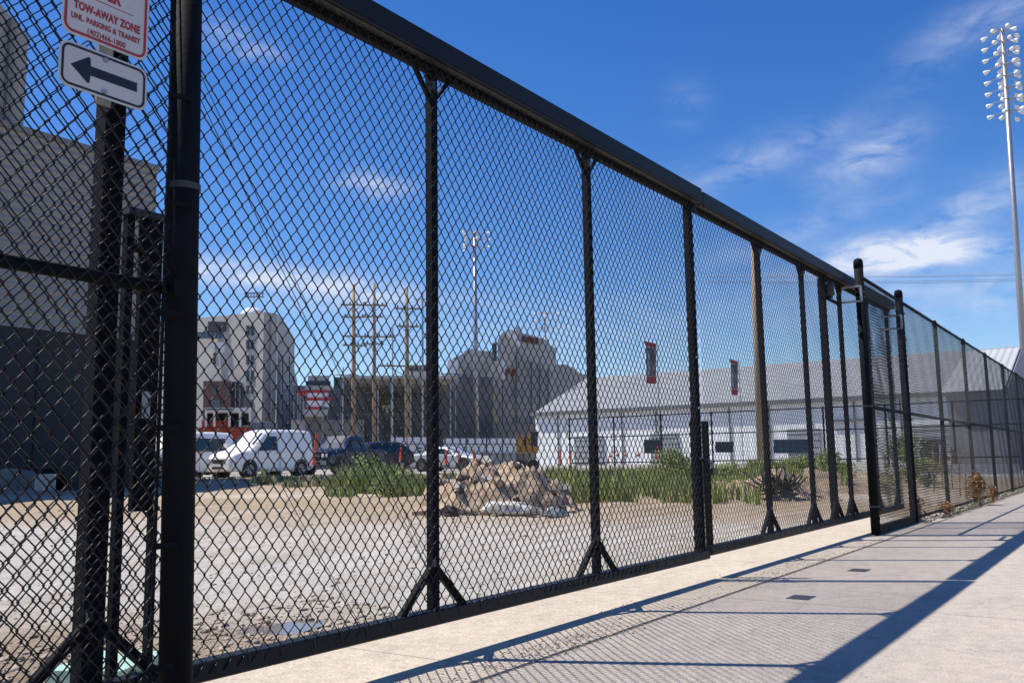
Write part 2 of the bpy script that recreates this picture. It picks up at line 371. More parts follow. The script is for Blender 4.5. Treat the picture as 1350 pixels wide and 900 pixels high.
side = MB().span(-6, 75, -1.2, 3.62, -.30, -.06).build('sidewalk', walk_m); struct(side); ORG[side.name] = Vector((0, 0, 0))
x = -6.0
while x < 74:
    w = 3.05
    MB().span(x + .005, x + w - .005, -1.2, 2.485, -.058, 0).build('paving_slab', walk_m, side)
    x += w
x = -6.0
while x < 15.2:
    w = 2.4
    MB().span(x + .004, min(x + w, 15.4) - .004, 2.515, 3.62, -.058, .004).build('apron_slab', apron_m, side)
    x += w
joint_m = mat('dark_joint_dirt', (.30, .25, .20), (.12, .10, .085), .95, 30, bump=.6)
struct(MB().span(-6, 75, 2.48, 2.52, -.05, -.004).build('joint_strip', joint_m))
struct(MB().span(-6, 75, -1.36, -1.2, -.3, .003).build('kerb', walk_m))
asph = mat('asphalt', (.06, .06, .06), (.045, .045, .047), .9, 40, bump=.4)
struct(MB().span(-40, 80, -9, -1.36, -.3, -.012).build('road', asph))
puddle_m = mat('muddy_water', (.16, .13, .11), None, .06, 3, spec=.9)
pv = []
for k in range(26):
    a_ = k * 2 * math.pi / 26; rr = 1 + .18 * math.sin(3 * a_ + 1) + .1 * math.sin(5 * a_)
    pv.append((3.95 + .40 * rr * math.cos(a_), 4.45 + .21 * rr * math.sin(a_), -.032))
struct(MB().add(pv, [tuple(range(26))]).build('puddle', puddle_m), None)

def pebbles(name, n, xf, material, label=None):
    octv = np.array([(1, 0, 0), (-1, 0, 0), (0, 1, 0), (0, -1, 0), (0, 0, 1), (0, 0, -1)], float)
    octf = np.array([(0, 2, 4), (2, 1, 4), (1, 3, 4), (3, 0, 4), (2, 0, 5), (1, 2, 5), (3, 1, 5), (0, 3, 5)])
    P_, R_ = xf(n)
    n = len(P_)
    sc = R_[:, None, None] * (1 + .45 * RNG.standard_normal((n, 6, 1)).clip(-1.2, 1.2)); v = octv[None] * sc * np.array([1, 1, .6])
    a_ = RNG.random(n) * 6.28; ca, sa = np.cos(a_), np.sin(a_)
    vx = v[:, :, 0] * ca[:, None] - v[:, :, 1] * sa[:, None]; vy = v[:, :, 0] * sa[:, None] + v[:, :, 1] * ca[:, None]
    V = np.stack([vx, vy, v[:, :, 2]], -1) + P_[:, None, :]
    F_ = (octf[None] + (np.arange(n) * 6)[:, None, None]).reshape(-1, 3)
    o = np_mesh(name, V.reshape(-1, 3), F_, material); o['kind'] = 'stuff'
    if label: o['label'] = label
    return o
clod_m = mat('gravel_clods', (.46, .41, .35), (.27, .22, .17), .95, 5)
def lot_pts(n):  # denser close to the gate
    d = 3.2 + 16 * RNG.random(n) ** 1.7; b = RNG.random(n) * 1.25 + .18
    x_ = d * np.cos(b); y_ = d * np.sin(b); k = y_ > 3.6; x_, y_, d = x_[k], y_[k], d[k]
    r_ = (.003 + .011 * RNG.random(len(x_)) ** 4) * (1 + .04 * d)
    r_ = np.where(RNG.random(len(x_)) < .02, r_ * 1.9, r_)
    return np.stack([x_, y_, terrain_z(x_, y_) + r_ * .2], -1), r_
pebbles('gravel_stones', 16000, lot_pts, clod_m, 'loose grey and tan gravel scattered over the lot')
def clod_pts(n):
    x_ = 1.6 + 3.2 * RNG.random(n) ** 1.3; y_ = 3.68 + 1.6 * RNG.random(n) ** 1.5; r_ = .006 + .030 * RNG.random(n) ** 3
    return np.stack([x_, y_, terrain_z(x_, y_) + r_ * .1], -1), r_
pebbles('dirt_clods', 2600, clod_pts, mat('rough_clods', (.50, .43, .34), (.26, .205, .15), .95, 3), 'rough clods and stones of earth just behind the gate')
crumb_m = mat('mortar_crumbs', (.44, .38, .31), (.26, .22, .18), .95, 9)
def crumb_pts(n):
    cs = [(3.95, 2.62, .35, .07, .24), (4.35, 2.62, .25, .06, .12), (4.7, 2.60, .55, .07, .2), (7.6, 2.62, .5, .10, .16), (8.6, 2.66, .5, .08, .12), (6.2, 2.6, .6, .05, .06), (5.6, 2.95, .25, .04, .02), (11.0, 2.6, .8, .06, .08), (7.0, 2.5, 4.0, .02, .25)]
    X_ = []; Y_ = []
    for cx_, cy_, sx_, sy_, w_ in cs:
        k = int(n * w_); X_.append(cx_ + sx_ * RNG.standard_normal(k)); Y_.append(cy_ + sy_ * RNG.standard_normal(k))
    x_ = np.concatenate(X_); y_ = np.clip(np.concatenate(Y_), 2.42, 3.0); r_ = .0022 + .007 * RNG.random(len(x_)) ** 4
    return np.stack([x_, y_, .004 + r_ * .1], -1), r_
pebbles('joint_crumbs', 3400, crumb_pts, crumb_m, 'crumbs of dried mud along the pavement joint')
def verge_pts(n):
    x_ = 14.4 + 40 * RNG.random(n) ** 1.4; y_ = 2.62 + .34 * RNG.random(n); r_ = .008 + .05 * RNG.random(n) ** 4
    return np.stack([x_, y_, .0 + r_ * .3], -1), r_
pebbles('verge_gravel', 3000, verge_pts, clod_m, 'gravel and clods along the foot of the fence')
dark_square_m = mat('dark_square_tone', (.060, .060, .066), (.045, .045, .05), .6, 30)  # even dark tone for two thin flat squares on the slabs
for (x_, y_, lb) in ((6.46, 2.02, 'dark flat square on the sidewalk, nearer one'), (8.21, 2.06, 'dark flat square on the sidewalk, farther one')):
    t_ = thing('dark_square', lb, 'cover plate', (x_, y_, 0), 'dark squares on the sidewalk')  # only a thin flat dark square on the slab
    MB().span(x_ - .10, x_ + .10, y_ - .075, y_ + .075, .0006, .003).build('flat_square', dark_square_m, t_)
    for sx_ in (-.08, .08): MB().lathe((x_ + sx_, y_, .003), [(.006, 0), (.005, .0015)], 8).build('bolt', dark_square_m, t_)  # two small dark discs on each square

# ------------------------------------------------------------------ fixed fence and gate posts
Yf = 2.75
def round_post(x, y, ztop, r, parent, name='gate_post', bands=(), lean=0.0):
    b = MB().tube([(x, y, -.05), (x + lean, y, ztop - .02)], r, 22); o = b.build(name, black, parent, smooth=True)
    for poly in o.data.polygons:
        if abs(poly.normal.z) > .9: poly.use_smooth = False
    c_ = MB().lathe((x + lean, y, ztop - .09), [(r * 1.07, 0), (r * 1.07, .065), (r * 1.02, .09), (r * .8, .115), (r * .4, .125), (.001, .127)], 20).build('post_cap', black, o, smooth=True)
    for z in bands:
        MB().lathe((x + lean * z / ztop, y, z), [(r * 1.07, -.012), (r * 1.07, .012)], 20).build('band', dusty, o)
    return o
def tension_bar(x, y, z0, z1, parent, post_x, r):
    o = MB().span(x - .005, x + .005, y - .004, y + .004, z0, z1).build('tension_bar', black, parent)
    z = z0 + .25
    while z < z1:
        MB().bar((x - .012, y - .004, z), (post_x, y - r - .004, z), .02, .006, up=(0, 1, 0)).build('tension_band', black, o)
        z += .39

# left section
fl = thing('chain_link_fence', 'short black chain link fence section left of the thick gate post, behind the signs', 'fence', (1.0, Yf, 0), 'black chain link boundary fence')
round_post(1.992, Yf, 3.42, .055, fl, bands=(1.95,), lean=-.065)
round_post(-1.1, Yf, 3.36, .045, fl)
MB().tube([(-1.1, Yf, 1.575), (1.92, Yf, 1.575)], .0225, 12).build('mid_rail', black, fl, smooth=True)
MB().tube([(-1.1, Yf, 3.23), (1.92, Yf, 3.23)], .0225, 12).build('top_rail', black, fl, smooth=True)
MB().tube([(-1.1, Yf, .075), (1.92, Yf, .075)], .0225, 12).build('bottom_rail', black, fl, smooth=True)
chain_link('chain_link_mesh', fl, -1.05, 1.885, .06, 3.24, Yf - .028, seed=2, r=.0026)
tension_bar(1.868, Yf - .03, .06, 3.24, fl, 1.93, .03)
MB().box((1.92, Yf - .02, 1.575), (.05, .06, .06)).build('rail_end', black, fl)

# right section
fr = thing('chain_link_fence', 'long black chain link fence running away beyond the round capped gate posts', 'fence', (14.2, Yf, 0), 'black chain link boundary fence')
round_post(11.87, Yf, 3.42, .056, fr, bands=(3.02, 2.95, 1.58, .35))
round_post(14.2, Yf, 3.36, .056, fr, bands=(2.98, 2.88))
px_ = [17.05, 20.12, 23.3, 26.5] + [29.7 + 3.2 * k for k in range(10)]
for x_ in px_:
    MB().lathe((x_, Yf, -.05), [(.034, 0), (.034, 3.26)], 12).build('fence_post', black, fr, smooth=True)
    MB().lathe((x_, Yf, 3.19), [(.042, 0), (.042, .05), (.02, .09)], 12).build('rail_cap', black, fr)
xs_ = [11.92, 14.15] + px_
for a_, b_ in zip(xs_[:-1], xs_[1:]):
    for nm, z_ in (('top_rail', 3.23), ('mid_rail', 1.575), ('bottom_rail', .075)):
        MB().tube([(a_ + .03, Yf, z_), (b_ - .03, Yf, z_)], .0225, 8).build(nm, black, fr, smooth=True)
chain_link('chain_link_mesh', fr, 11.95, 14.14, .06, 3.26, Yf - .03, seed=5, r=.0029)
chain_link('chain_link_mesh', fr, 14.29, 20.12, .06, 3.26, Yf - .036, seed=6, pts=4, r=.0022)
chain_link('chain_link_mesh', fr, 20.12, 31.5, .06, 3.26, Yf - .036, seed=6, pts=4, sides=3, r=.0021)
chain_link('chain_link_mesh', fr, 31.5, 48.5, .06, 3.26, Yf - .036, seed=8, pts=2, sides=3, r=.0018)
tension_bar(11.955, Yf - .03, .06, 3.26, fr, 11.9, .03)
tension_bar(14.29, Yf - .03, .06, 3.26, fr, 14.22, .03)
MB().span(11.95, 14.12, Yf - .03, Yf + .05, .0, .105).build('kick_beam', black, fr)
# roller brackets
for x_, z_ in ((11.70, 2.98), (14.02, 2.90)):
    b = MB()
    for (p, q) in (((x_, 2.70, z_ - .10), (x_ + .0, 2.70, z_ + .09)), ((x_, 2.70, z_ + .09), (x_, 3.0, z_ + .09)), ((x_, 2.70, z_ - .10), (x_, 3.0, z_ - .10)), ((x_, 2.70, z_ + .05), (x_ + .14, 2.70, z_ + .05)), ((x_, 2.70, z_ - .04), (x_ + .14, 2.70, z_ - .04))):
        b.bar(p, q, .022, .03, up=(1, 0, 0))
    b.build('roller_bracket', galv, fr)

# ------------------------------------------------------------------ sliding gate leaves
Yg = 2.96
def gate_leaf(name, label, x0, x1, zb0, zb1, zt0, zt1, verts, thick, cables, seed):
    """zb: underside of bottom beam at each end; zt: top of the track beam at each end"""
    t = thing(name, label, 'gate', ((x0 + x1) / 2, Yg, .18), 'two leaves of the sliding gate')
    fb = lambda x: zb0 + (zb1 - zb0) * (x - x0) / (x1 - x0)
    ft = lambda x: zt0 + (zt1 - zt0) * (x - x0) / (x1 - x0)
    MB().bar((x0, 2.925, zt0 - .056), (x1, 2.925, zt1 - .056), .112, .13, bev=.008).build('track_beam', black_track, t)
    MB().bar((x0, 2.864, zt0 - .118), (x1, 2.864, zt1 - .118), .012, .012).build('track_lip', black_track, t)
    MB().bar((x0, 2.905, zt0 - .119), (x1, 2.905, zt1 - .119), .014, .05).build('track_lip', dusty, t)
    MB().bar((x0, Yg, zt0 - .138), (x1, Yg, zt1 - .138), .046, .050, bev=.006).build('top_rail', black, t)
    MB().bar((x0, 2.962, zb0 + .036), (x1, 2.962, zb1 + .036), .072, .082, bev=.006).build('bottom_rail', black_track, t)
    for x in verts:
        MB().bar((x, Yg, fb(x) + .07), (x, Yg, ft(x) - .16), .05, .05, up=(0, 1, 0), bev=.005).build('upright', black, t)
    for x in thick:
        MB().bar((x, Yg + .02, fb(x) + .07), (x, Yg + .02, ft(x) - .16), .078, .078, up=(0, 1, 0), bev=.007).build('wide_upright', black, t)
    for x in sorted(verts + thick):
        for s in (-1, 1):
            if x0 + .2 < x + s * .26 < x1 - .1:
                MB().bar((x + s * .02, Yg, fb(x) + .27), (x + s * .25, Yg, fb(x) + .06), .034, .034, bev=.004).build('foot_brace', black, t)
                MB().bar((x + s * .02, Yg, ft(x) - .30), (x + s * .15, Yg, ft(x) - .15), .018, .022).build('head_brace', black, t)
        MB().box((x - .028, Yg - .03, fb(x) + .30), (.02, .012, .03)).build('bracket', dusty, t)
        MB().box((x - .028, Yg - .03, ft(x) - .24), (.03, .02, .05)).build('bracket', dusty, t)
    for (xa, za, xb, zb) in cables:
        sag = .012; pts = [(xa + (xb - xa) * k / 6, Yg - .036, za + (zb - za) * k / 6 - sag * 4 * (k / 6) * (1 - k / 6)) for k in range(7)]
        MB().tube(pts, .0018, 5).build('truss_cable', black_wire, t)
    # tie wires along the rails
    b = MB(); x = x0 + .15
    while x < x1 - .05:
        z = ft(x) - .135
        b.tube([(x, Yg - .034, z - .05), (x + .01, Yg - .04, z), (x + .004, Yg - .03, z + .05), (x + .03, Yg + .02, z + .055)], .0022, 4)
        z = fb(x) + .07
        if x < 12: b.tube([(x, Yg - .034, z + .03), (x + .012, Yg - .045, z - .01), (x + .02, Yg - .04, z - .045)], .002, 4)
        x += .152 + .03 * random.random()
    o = b.build('tie_wires', dusty, t); o['kind'] = 'stuff'
    chain_link('chain_link_mesh', t, x0 + (.04 if x0 < 5 else -.06), x1 - .03, min(zb0, zb1) + .03, max(zt0, zt1) - .10, Yg - .035, seed=seed, r=.0027 if x0 < 5 else .0021)
    return t
g1 = gate_leaf('sliding_gate', 'near leaf of the black sliding gate, between the signs and the padlocked meeting posts', 0.35, 7.065, .172, .165, 3.145, 3.222,
               [3.61, 5.27], [1.805], [(2.05, 2.52, 3.56, .40), (3.60, .45, 4.05, 1.1), (5.24, .45, 4.85, 1.2), (5.3, .42, 5.62, 1.0), (6.88, .45, 6.5, 1.15), (3.57, .42, 2.05, 2.62), (2.56, .92, 3.1, .2)], 1)
MB().bar((6.955, Yg, .24), (6.955, Yg, 3.07), .044, .05, bev=.005).build('end_upright', black, g1)
MB().bar((6.995, Yg - .005, .175), (6.995, Yg - .005, 3.10), .022, .055, bev=.005).build('end_channel', black_track, g1)
g2 = gate_leaf('sliding_gate', 'far leaf of the black chain link sliding gate, beyond the padlocked meeting posts', 7.115, 14.45, .185, .19, 3.205, 3.272,
               [8.66, 10.09, 11.66, 13.05, 14.28], [10.97], [(8.7, .45, 8.95, 1.05)], 3)
MB().bar((7.16, Yg, .24), (7.16, Yg, 1.27), .045, .05, bev=.005).build('latch_upright', black, g2)
MB().bar((7.04, Yg + .01, .30), (7.04, Yg + .01, 3.0), .02, .03).build('end_upright', black, g2)
MB().bar((6.89, Yg, .24), (6.89, Yg, 1.27), .018, .03).build('latch_bar', black, g1)
# roller carriage at the wide upright
b = MB().box((11.0, 2.93, 2.92), (.16, .10, .14)); b.build('roller_housing', black, g2)
MB().lathe((10.95, 2.87, 2.86), [(.04, 0), (.045, .02), (.045, .14), (.035, .16)], 12).build('roller', dusty, g2, smooth=True)
MB().bar((11.0, 2.93, 2.84), (11.6, 2.93, 2.84), .03, .03).build('roller_arm', black, g2)
# chain and padlock
ch = thing('gate_chain', 'short chain looped round the meeting uprights of the two gate leaves', 'chain', (7.07, 2.9, .92))
pts = []
for k in range(15):
    a_ = k / 14 * math.pi * 2
    pts.append((7.07 + .10 * math.cos(a_), 2.94 + .055 * math.sin(a_), .93 + .03 * math.sin(2 * a_)))
for k in range(14):
    p = Vector(pts[k]); q = Vector(pts[k + 1]); d_ = (q - p).normalized(); c0 = (p + q) / 2; u = Vector((0, 0, 1)) if k % 2 else d_.cross(Vector((0, 0, 1))).normalized()
    ring = [c0 + d_ * .022 * math.cos(j * math.pi / 4) + u * .011 * math.sin(j * math.pi / 4) for j in range(9)]
    MB().tube(ring, .0035, 5).build('chain_link', dusty, ch, smooth=True)
pl = thing('padlock', 'small padlock hanging from the chain at the meeting of the gates', 'padlock', (7.06, 2.87, .86))
MB().box((7.06, 2.865, .855), (.05, .022, .055)).build('lock_body', dusty, pl)
MB().tube([(7.042, 2.865, .88), (7.042, 2.865, .91), (7.05, 2.865, .923), (7.07, 2.865, .923), (7.078, 2.865, .91), (7.078, 2.865, .88)], .0045, 6).build('shackle', galv, pl, smooth=True)
for i, z_ in enumerate((1.77, 1.36, .96)):
    tag(MB().tube([(6.90, 2.905, z_), (6.91, 2.898, z_ + .01), (6.95, 2.898, z_ + .012), (6.985, 2.91, z_ + .006), (6.99, 2.97, z_)], .003, 5).build('wire_tie', galv), 'bright wire tie wrapped round the gate end upright, ' + ('highest', 'middle', 'lowest')[i] + ' of three', 'wire tie', 'wire ties on the end upright')

# roller guard behind the thick post
rg = thing('roller_guard', 'black steel roller guard frame standing behind the fence beside the thick gate post', 'gate guard', (2.03, 3.06, 0))
MB().span(1.995, 2.085, 3.05, 3.075, .80, 1.90).build('guard_panel', black, rg)
MB().span(1.925, 2.10, 3.03, 3.12, 1.90, 1.925).build('guard_cap', dusty, rg)
MB().bar((1.945, 3.06, -.02), (1.945, 3.06, 1.90), .03, .03).build('guard_leg', black, rg)
MB().bar((2.085, 3.06, -.02), (2.085, 3.06, .80), .02, .03).build('guard_leg', black, rg)
MB().bar((1.96, 3.06, 1.78), (2.0, 3.06, 1.78), .03, .03).build('guard_strut', black, rg)
MB().span(2.01, 2.045, 3.035, 3.04, 1.14, 1.24).build('reflector', galv, rg)
grn = mat('mint_green_paint', (.42, .60, .50), (.36, .53, .44), .5, 6)
gb = thing('utility_box', 'pale mint green utility box lid on the ground behind the gate', 'utility box', (2.5, 3.9, 0))
MB().box((2.48, 3.92, .05), (.42, .34, .10), rz=.5).build('lid', grn, gb)
MB().box((2.48, 3.92, .015), (.50, .42, .06), rz=.5).build('collar', clod_m, gb)

# ------------------------------------------------------------------ signs
def rrect(x0, x1, z0, z1, r, n=6):
    o = []
    for cx_, cz_, a0 in ((x1 - r, z0 + r, -90), (x1 - r, z1 - r, 0), (x0 + r, z1 - r, 90), (x0 + r, z0 + r, 180)):
        for k in range(n + 1):
            a_ = math.radians(a0 + 90 * k / n); o.append((cx_ + r * math.cos(a_), cz_ + r * math.sin(a_)))
    return o
def plate(x0, x1, z0, z1, r, y, th, name, m_, parent):
    return MB().extrude([(a_, y, c_) for a_, c_ in rrect(x0, x1, z0, z1, r)], (0, th, 0)).build(name, m_, parent)
def ringplate(x0, x1, z0, z1, r, w, y, name, m_, parent):
    a_ = rrect(x0, x1, z0, z1, r); b_ = rrect(x0 + w, x1 - w, z0 + w, z1 - w, max(r - w, .002)); n = len(a_)
    vs = [(p[0], y, p[1]) for p in a_] + [(p[0], y, p[1]) for p in b_] + [(p[0], y + .001, p[1]) for p in a_] + [(p[0], y + .001, p[1]) for p in b_]
    fs = [(i, (i + 1) % n, n + (i + 1) % n, n + i) for i in range(n)] + [(2 * n + i, 3 * n + i, 3 * n + (i + 1) % n, 2 * n + (i + 1) % n) for i in range(n)]
    fs += [(i, 2 * n + i, 2 * n + (i + 1) % n, (i + 1) % n) for i in range(n)]
    return MB().add(vs, fs).build(name, m_, parent)
def lettering(txt, x0, x1, z, h, y, m_, parent, name='lettering', bold=.035):
    cu = bpy.data.curves.new('tmp', 'FONT'); cu.body = txt; cu.size = 1; cu.extrude = .004; cu.offset = bold; cu.space_character = 1.05
    ob = bpy.data.objects.new('tmp', cu); C.objects.link(ob)
    dg = bpy.context.evaluated_depsgraph_get(); me = bpy.data.meshes.new_from_object(ob.evaluated_get(dg))
    C.objects.unlink(ob); bpy.data.objects.remove(ob)
    co = np.zeros(len(me.vertices) * 3, dtype=np.float32); me.vertices.foreach_get('co', co); co = co.reshape(-1, 3)
    mn = co.min(0); mx_ = co.max(0)
    cap = .70
    X_ = x0 + (co[:, 0] - mn[0]) / (mx_[0] - mn[0]) * (x1 - x0); Z_ = z + co[:, 1] * h / cap; Y_ = y + co[:, 2] * .1
    o3 = ORG[parent.name]
    me.vertices.foreach_set('co', np.stack([X_ - o3.x, Y_ - o3.y, Z_ - o3.z], -1).astype(np.float32).ravel())
    me.materials.clear(); me.materials.append(m_); me.name = name; me.update()
    o = bpy.data.objects.new(name, me); C.objects.link(o); o.parent = parent
    return o
YS = 2.70
s1 = thing('parking_sign', 'white tow-away sign with red border and red lettering, upper of the two signs', 'sign', (1.606, YS, 2.56))
plate(1.4535, 1.7585, 2.335, 2.79, .035, YS, .002, 'sign_panel', signwhite, s1)
ringplate(1.4615, 1.7505, 2.343, 2.782, .03, .0085, YS - .0015, 'red_border', signred, s1)
lettering('TOW-AWAY ZONE', 1.4905, 1.7265, 2.4265, .026, YS - .001, signred, s1, bold=.045)
lettering('UNL. PARKING & TRANSIT', 1.484, 1.7285, 2.3905, .0185, YS - .001, signred, s1)
lettering('(402)466-1800', 1.5405, 1.675, 2.3560, .0185, YS - .001, signred, s1, bold=.018)
lettering('ER', 1.605, 1.654, 2.497, .042, YS - .001, signred, s1, bold=.045)
MB().span(1.50, 1.70, YS - .001, YS, 2.480, 2.4825).build('red_rule', signred, s1)
s2 = thing('arrow_sign', 'white sign with a black arrow pointing left, below the tow-away sign', 'sign', (1.606, YS, 2.233))
plate(1.4525, 1.7615, 2.158, 2.310, .033, YS, .002, 'sign_panel', signwhite, s2)
ringplate(1.4600, 1.7540, 2.1655, 2.3025, .028, .0075, YS - .0015, 'black_border', signblack, s2)
MB().extrude([(a_, YS - .001, c_) for a_, c_ in ((1.490, 2.2345), (1.549, 2.190), (1.5555, 2.1935), (1.5575, 2.2185), (1.724, 2.2185), (1.724, 2.2505), (1.5575, 2.2505), (1.5555, 2.276), (1.549, 2.279))], (0, .0006, 0)).build('black_arrow', signblack, s2)
for z_ in (2.288, 2.181):
    MB().tube([(1.6065, YS - .006, z_), (1.6065, YS + .001, z_)], .0085, 12).build('bolt', galv, s2, smooth=False)
sb = thing('sign_bracket', 'weathered metal bracket holding the signs to the gate upright through the mesh', 'bracket', (1.61, 2.8, 2.3))
MB().span(1.585, 1.635, YS + .003, YS + .016, 2.138, 2.40).build('bracket_strap', tan_bracket, sb)

# ------------------------------------------------------------------ background buildings
hall_up = siding_mat('pale_grey_panel', (.32, .315, .30), (.285, .28, .27), .18, 'X', .5)
hall_wall = siding_mat('grey_lap_siding', (.30, .285, .265), (.265, .25, .235), 1.15, 'Z', .7)
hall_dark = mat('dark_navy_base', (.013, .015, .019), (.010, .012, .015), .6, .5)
trim_m = mat('grey_trim', (.2, .2, .2), None, .5, 3)
hb = thing('corrugated_hall', 'tall grey windowless hall with dark base behind the signs at the left', 'building', (10, 45, .4))
MB().span(-14, 20.14, 30, 58, 5.59, 12.31).build('wall', hall_wall, hb)
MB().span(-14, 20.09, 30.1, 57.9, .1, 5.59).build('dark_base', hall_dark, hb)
MB().extrude([(-14, 30.5, 12.31), (15.3, 30.5, 12.31), (15.3, 30.5, 15.8), (9.1, 30.5, 20.6), (-14, 30.5, 20.6)], (0, 24, 0)).build('upper_block', hall_up, hb)
MB().span(-14, 20.2, 29.92, 30.0, 12.15, 12.36).build('coping', trim_m, hb)
MB().span(14.6, 14.75, 30.3, 30.5, 12.36, 16.1).build('downpipe', trim_m, hb)
MB().span(13.5, 13.6, 30.35, 30.5, 12.36, 17.1).build('downpipe', trim_m, hb)
for x_ in (2, 6, 10, 14, 18): MB().span(x_, x_ + .05, 29.96, 30.0, 5.65, 12.15).build('panel_seam', trim_m, hb)
for x_ in (4, 10, 16):
    MB().span(x_, x_ + .05, 30.05, 30.1, .4, 5.5).build('panel_seam', hall_dark, hb)
bank_m = mat('dry_earth', (.36, .27, .18), (.24, .18, .12), .95, 1.2, detail=8, bump=.8, bscale=6)
def mound(name, cx_, cy_, rx, ry, h, rz, material, seed, z0=None, n=56, rough=.22, pw=1.0):
    z0 = tz(cx_, cy_) - .1 if z0 is None else z0
    from mathutils import noise
    vs = []; fs = []
    for i in range(n + 1):
        for j in range(n + 1):
            u = (i / n * 2 - 1) * 1.15; v = (j / n * 2 - 1) * 1.15; d_ = math.sqrt(u * u + v * v)
            p = Vector((u * 2.2 + seed, v * 2.2, seed * .7))
            k = max(0, 1 - d_ ** 2) ** pw
            zz = h * k * (1 + .55 * noise.fractal(p, 1, 2, 5)) + rough * h * .55 * noise.fractal(p * 2.6, .9, 2.1, 5) * min(1, k * 3) - (.25 if d_ > 1.05 else 0)
            X_ = u * rx; Y_ = v * ry; c_, s_ = math.cos(rz), math.sin(rz)
            vs.append((cx_ + X_ * c_ - Y_ * s_, cy_ + X_ * s_ + Y_ * c_, z0 + zz))
    for i in range(n):
        for j in range(n): fs.append((i * (n + 1) + j, (i + 1) * (n + 1) + j, (i + 1) * (n + 1) + j + 1, i * (n + 1) + j + 1))
    return MB().add(vs, fs).build(name, material, smooth=True)
tag(mound('earth_bank', 12.2, 27.6, 6.0, 1.5, .72, 0, bank_m, 3.3), 'long low bank of dry earth in front of the tall grey hall', 'earth bank')
dk = thing('steel_skip', 'low dark steel skip standing by the hall base behind the thick gate post', 'skip', (15.6, 25.7, .3))
MB().extrude([(14.5, 25.1, .3), (16.8, 25.1, .3), (17.0, 25.1, .98), (14.2, 25.1, .98)], (0, 1.5, 0)).build('skip_body', hall_dark, dk)
MB().span(14.15, 17.05, 25.05, 25.1, .93, 1.0).build('rim', hall_dark, dk)
MB().span(13.5, 14.1, 25.2, 26.0, .3, .83).build('concrete_block', galv, dk)

conc_l = mat('precast_concrete', (.42, .40, .37), (.35, .335, .31), .85, .25, detail=8)
conc_d = mat('precast_shade_copy', (.50, .475, .435), (.42, .40, .37), .85, .25, detail=8)  # copy of the precast for shaded walls, brightened through its colour
glass = mat('dark_window_glass', (.03, .05, .07), (.02, .035, .05), .12, .5, spec=.8)
louv = mat('dark_louvre', (.07, .08, .09), (.05, .055, .06), .6, 2)
brick_m = mat('reddish_brick', (.19, .10, .085), (.15, .085, .07), .85, 3)
white_p = mat('white_paint_and_sun_ledge', (.78, .78, .77), (.72, .72, .71), .5, 3)
red_p = mat('red_paint', (.50, .03, .03), (.42, .03, .03), .5, 3)
GZ0 = .3
def prism_from(cols, parent, material, name, back=18.0):
    """cols: (px, dist, top row) left to right; a wall running through them with depth behind"""
    f = [at(px, tr, d_) for px, d_, tr in cols]; n = len(f)
    bk = [Vector((p.x * (1 + back / d_), p.y * (1 + back / d_), p.z)) for p, (px, d_, tr) in zip(f, cols)]
    vs = [(p.x, p.y, GZ0) for p in f] + list(f) + [(p.x, p.y, GZ0) for p in bk] + bk
    fs = []
    for i in range(n - 1): fs += [(i, i + 1, n + i + 1, n + i), (n + i, n + i + 1, 3 * n + i + 1, 3 * n + i), (2 * n + i + 1, 2 * n + i, 3 * n + i, 3 * n + i + 1)]
    fs += [(0, n, 3 * n, 2 * n), (n - 1, 3 * n - 1, 4 * n - 1, 2 * n - 1)]
    return MB().add(vs, fs).build(name, material, parent)
def face_box(px0, px1, r0, r1, dist, depth, parent, material, name, skew=0.0):
    """box whose front shows between those columns and rows, facing the viewer's side"""
    d1 = dist + skew
    a_, b_, c_, d_ = at(px0, r1, dist), at(px1, r1, d1), at(px1, r0, d1), at(px0, r0, dist)
    if r1 == 600: a_.z = b_.z = GZ0                # stands on the ground
    u_ = Vector((a_.x + b_.x, a_.y + b_.y, 0)).normalized() * depth
    return MB().extrude([a_, b_, c_, d_], u_).build(name, material, parent)
p0 = at(310, 600, 108)
tb = thing('concrete_tower', 'pale precast concrete building with clipped corners and paired slot windows beyond the white vans', 'building', (p0.x, p0.y, .3))
prism_from([(206, 114, 424), (348, 105, 411), (366, 108, 414)], tb, conc_l, 'front_wall')
prism_from([(366.3, 108.1, 414), (378, 114, 428), (388.5, 119, 447)], tb, conc_d, 'side_wall')
prism_from([(378, 120, 466), (386, 124, 478), (392, 128, 503), (391, 129, 530)], tb, conc_d, 'rear_wing')
def plane_depth(px, a_, b_):
    A = at(a_[0], 600, a_[1]); B = at(b_[0], 600, b_[1]); v = at(px, 600, 1) - Vector((0, 0, CAM_H)); nx_, ny_ = -(B.y - A.y), (B.x - A.x)
    return (nx_ * A.x + ny_ * A.y) / (nx_ * v.x + ny_ * v.y)
fy = lambda px: plane_depth(px, (206, 114), (348, 105)) - .25
for k, (r0, r1) in enumerate(((429, 442), (448, 460), (468, 480), (488, 502), (508, 519), (526, 536))):
    for px in (324.5, 330.5):
        w_ = face_box(px, px + 4, r0, r1, fy(px) - .12, .25, tb, glass, 'window')
        face_box(px + 1.7, px + 2.1, r0, r1, fy(px) - .2, .06, w_, trim_m, 'mullion')
face_box(274, 305, 424, 437, fy(290) - .3, .4, tb, louv, 'louvre_opening')
for k in range(4): face_box(275, 304, 426.5 + k * 2.6, 427.3 + k * 2.6, fy(290) - .5, .15, tb, trim_m, 'louvre_slat')
face_box(256, 304, 437.5, 446, fy(285) - .3, .4, tb, mat('blue_glass', (.13, .2, .3), (.09, .14, .22), .15, .8), 'glass_band')
for k in range(9): face_box(258 + k * 5.2, 258.6 + k * 5.2, 437.5, 446, fy(285) - .45, .1, tb, trim_m, 'band_mullion')
face_box(275, 283.5, 451, 460, fy(280) - .2, .25, tb, white_p, 'white_panel')
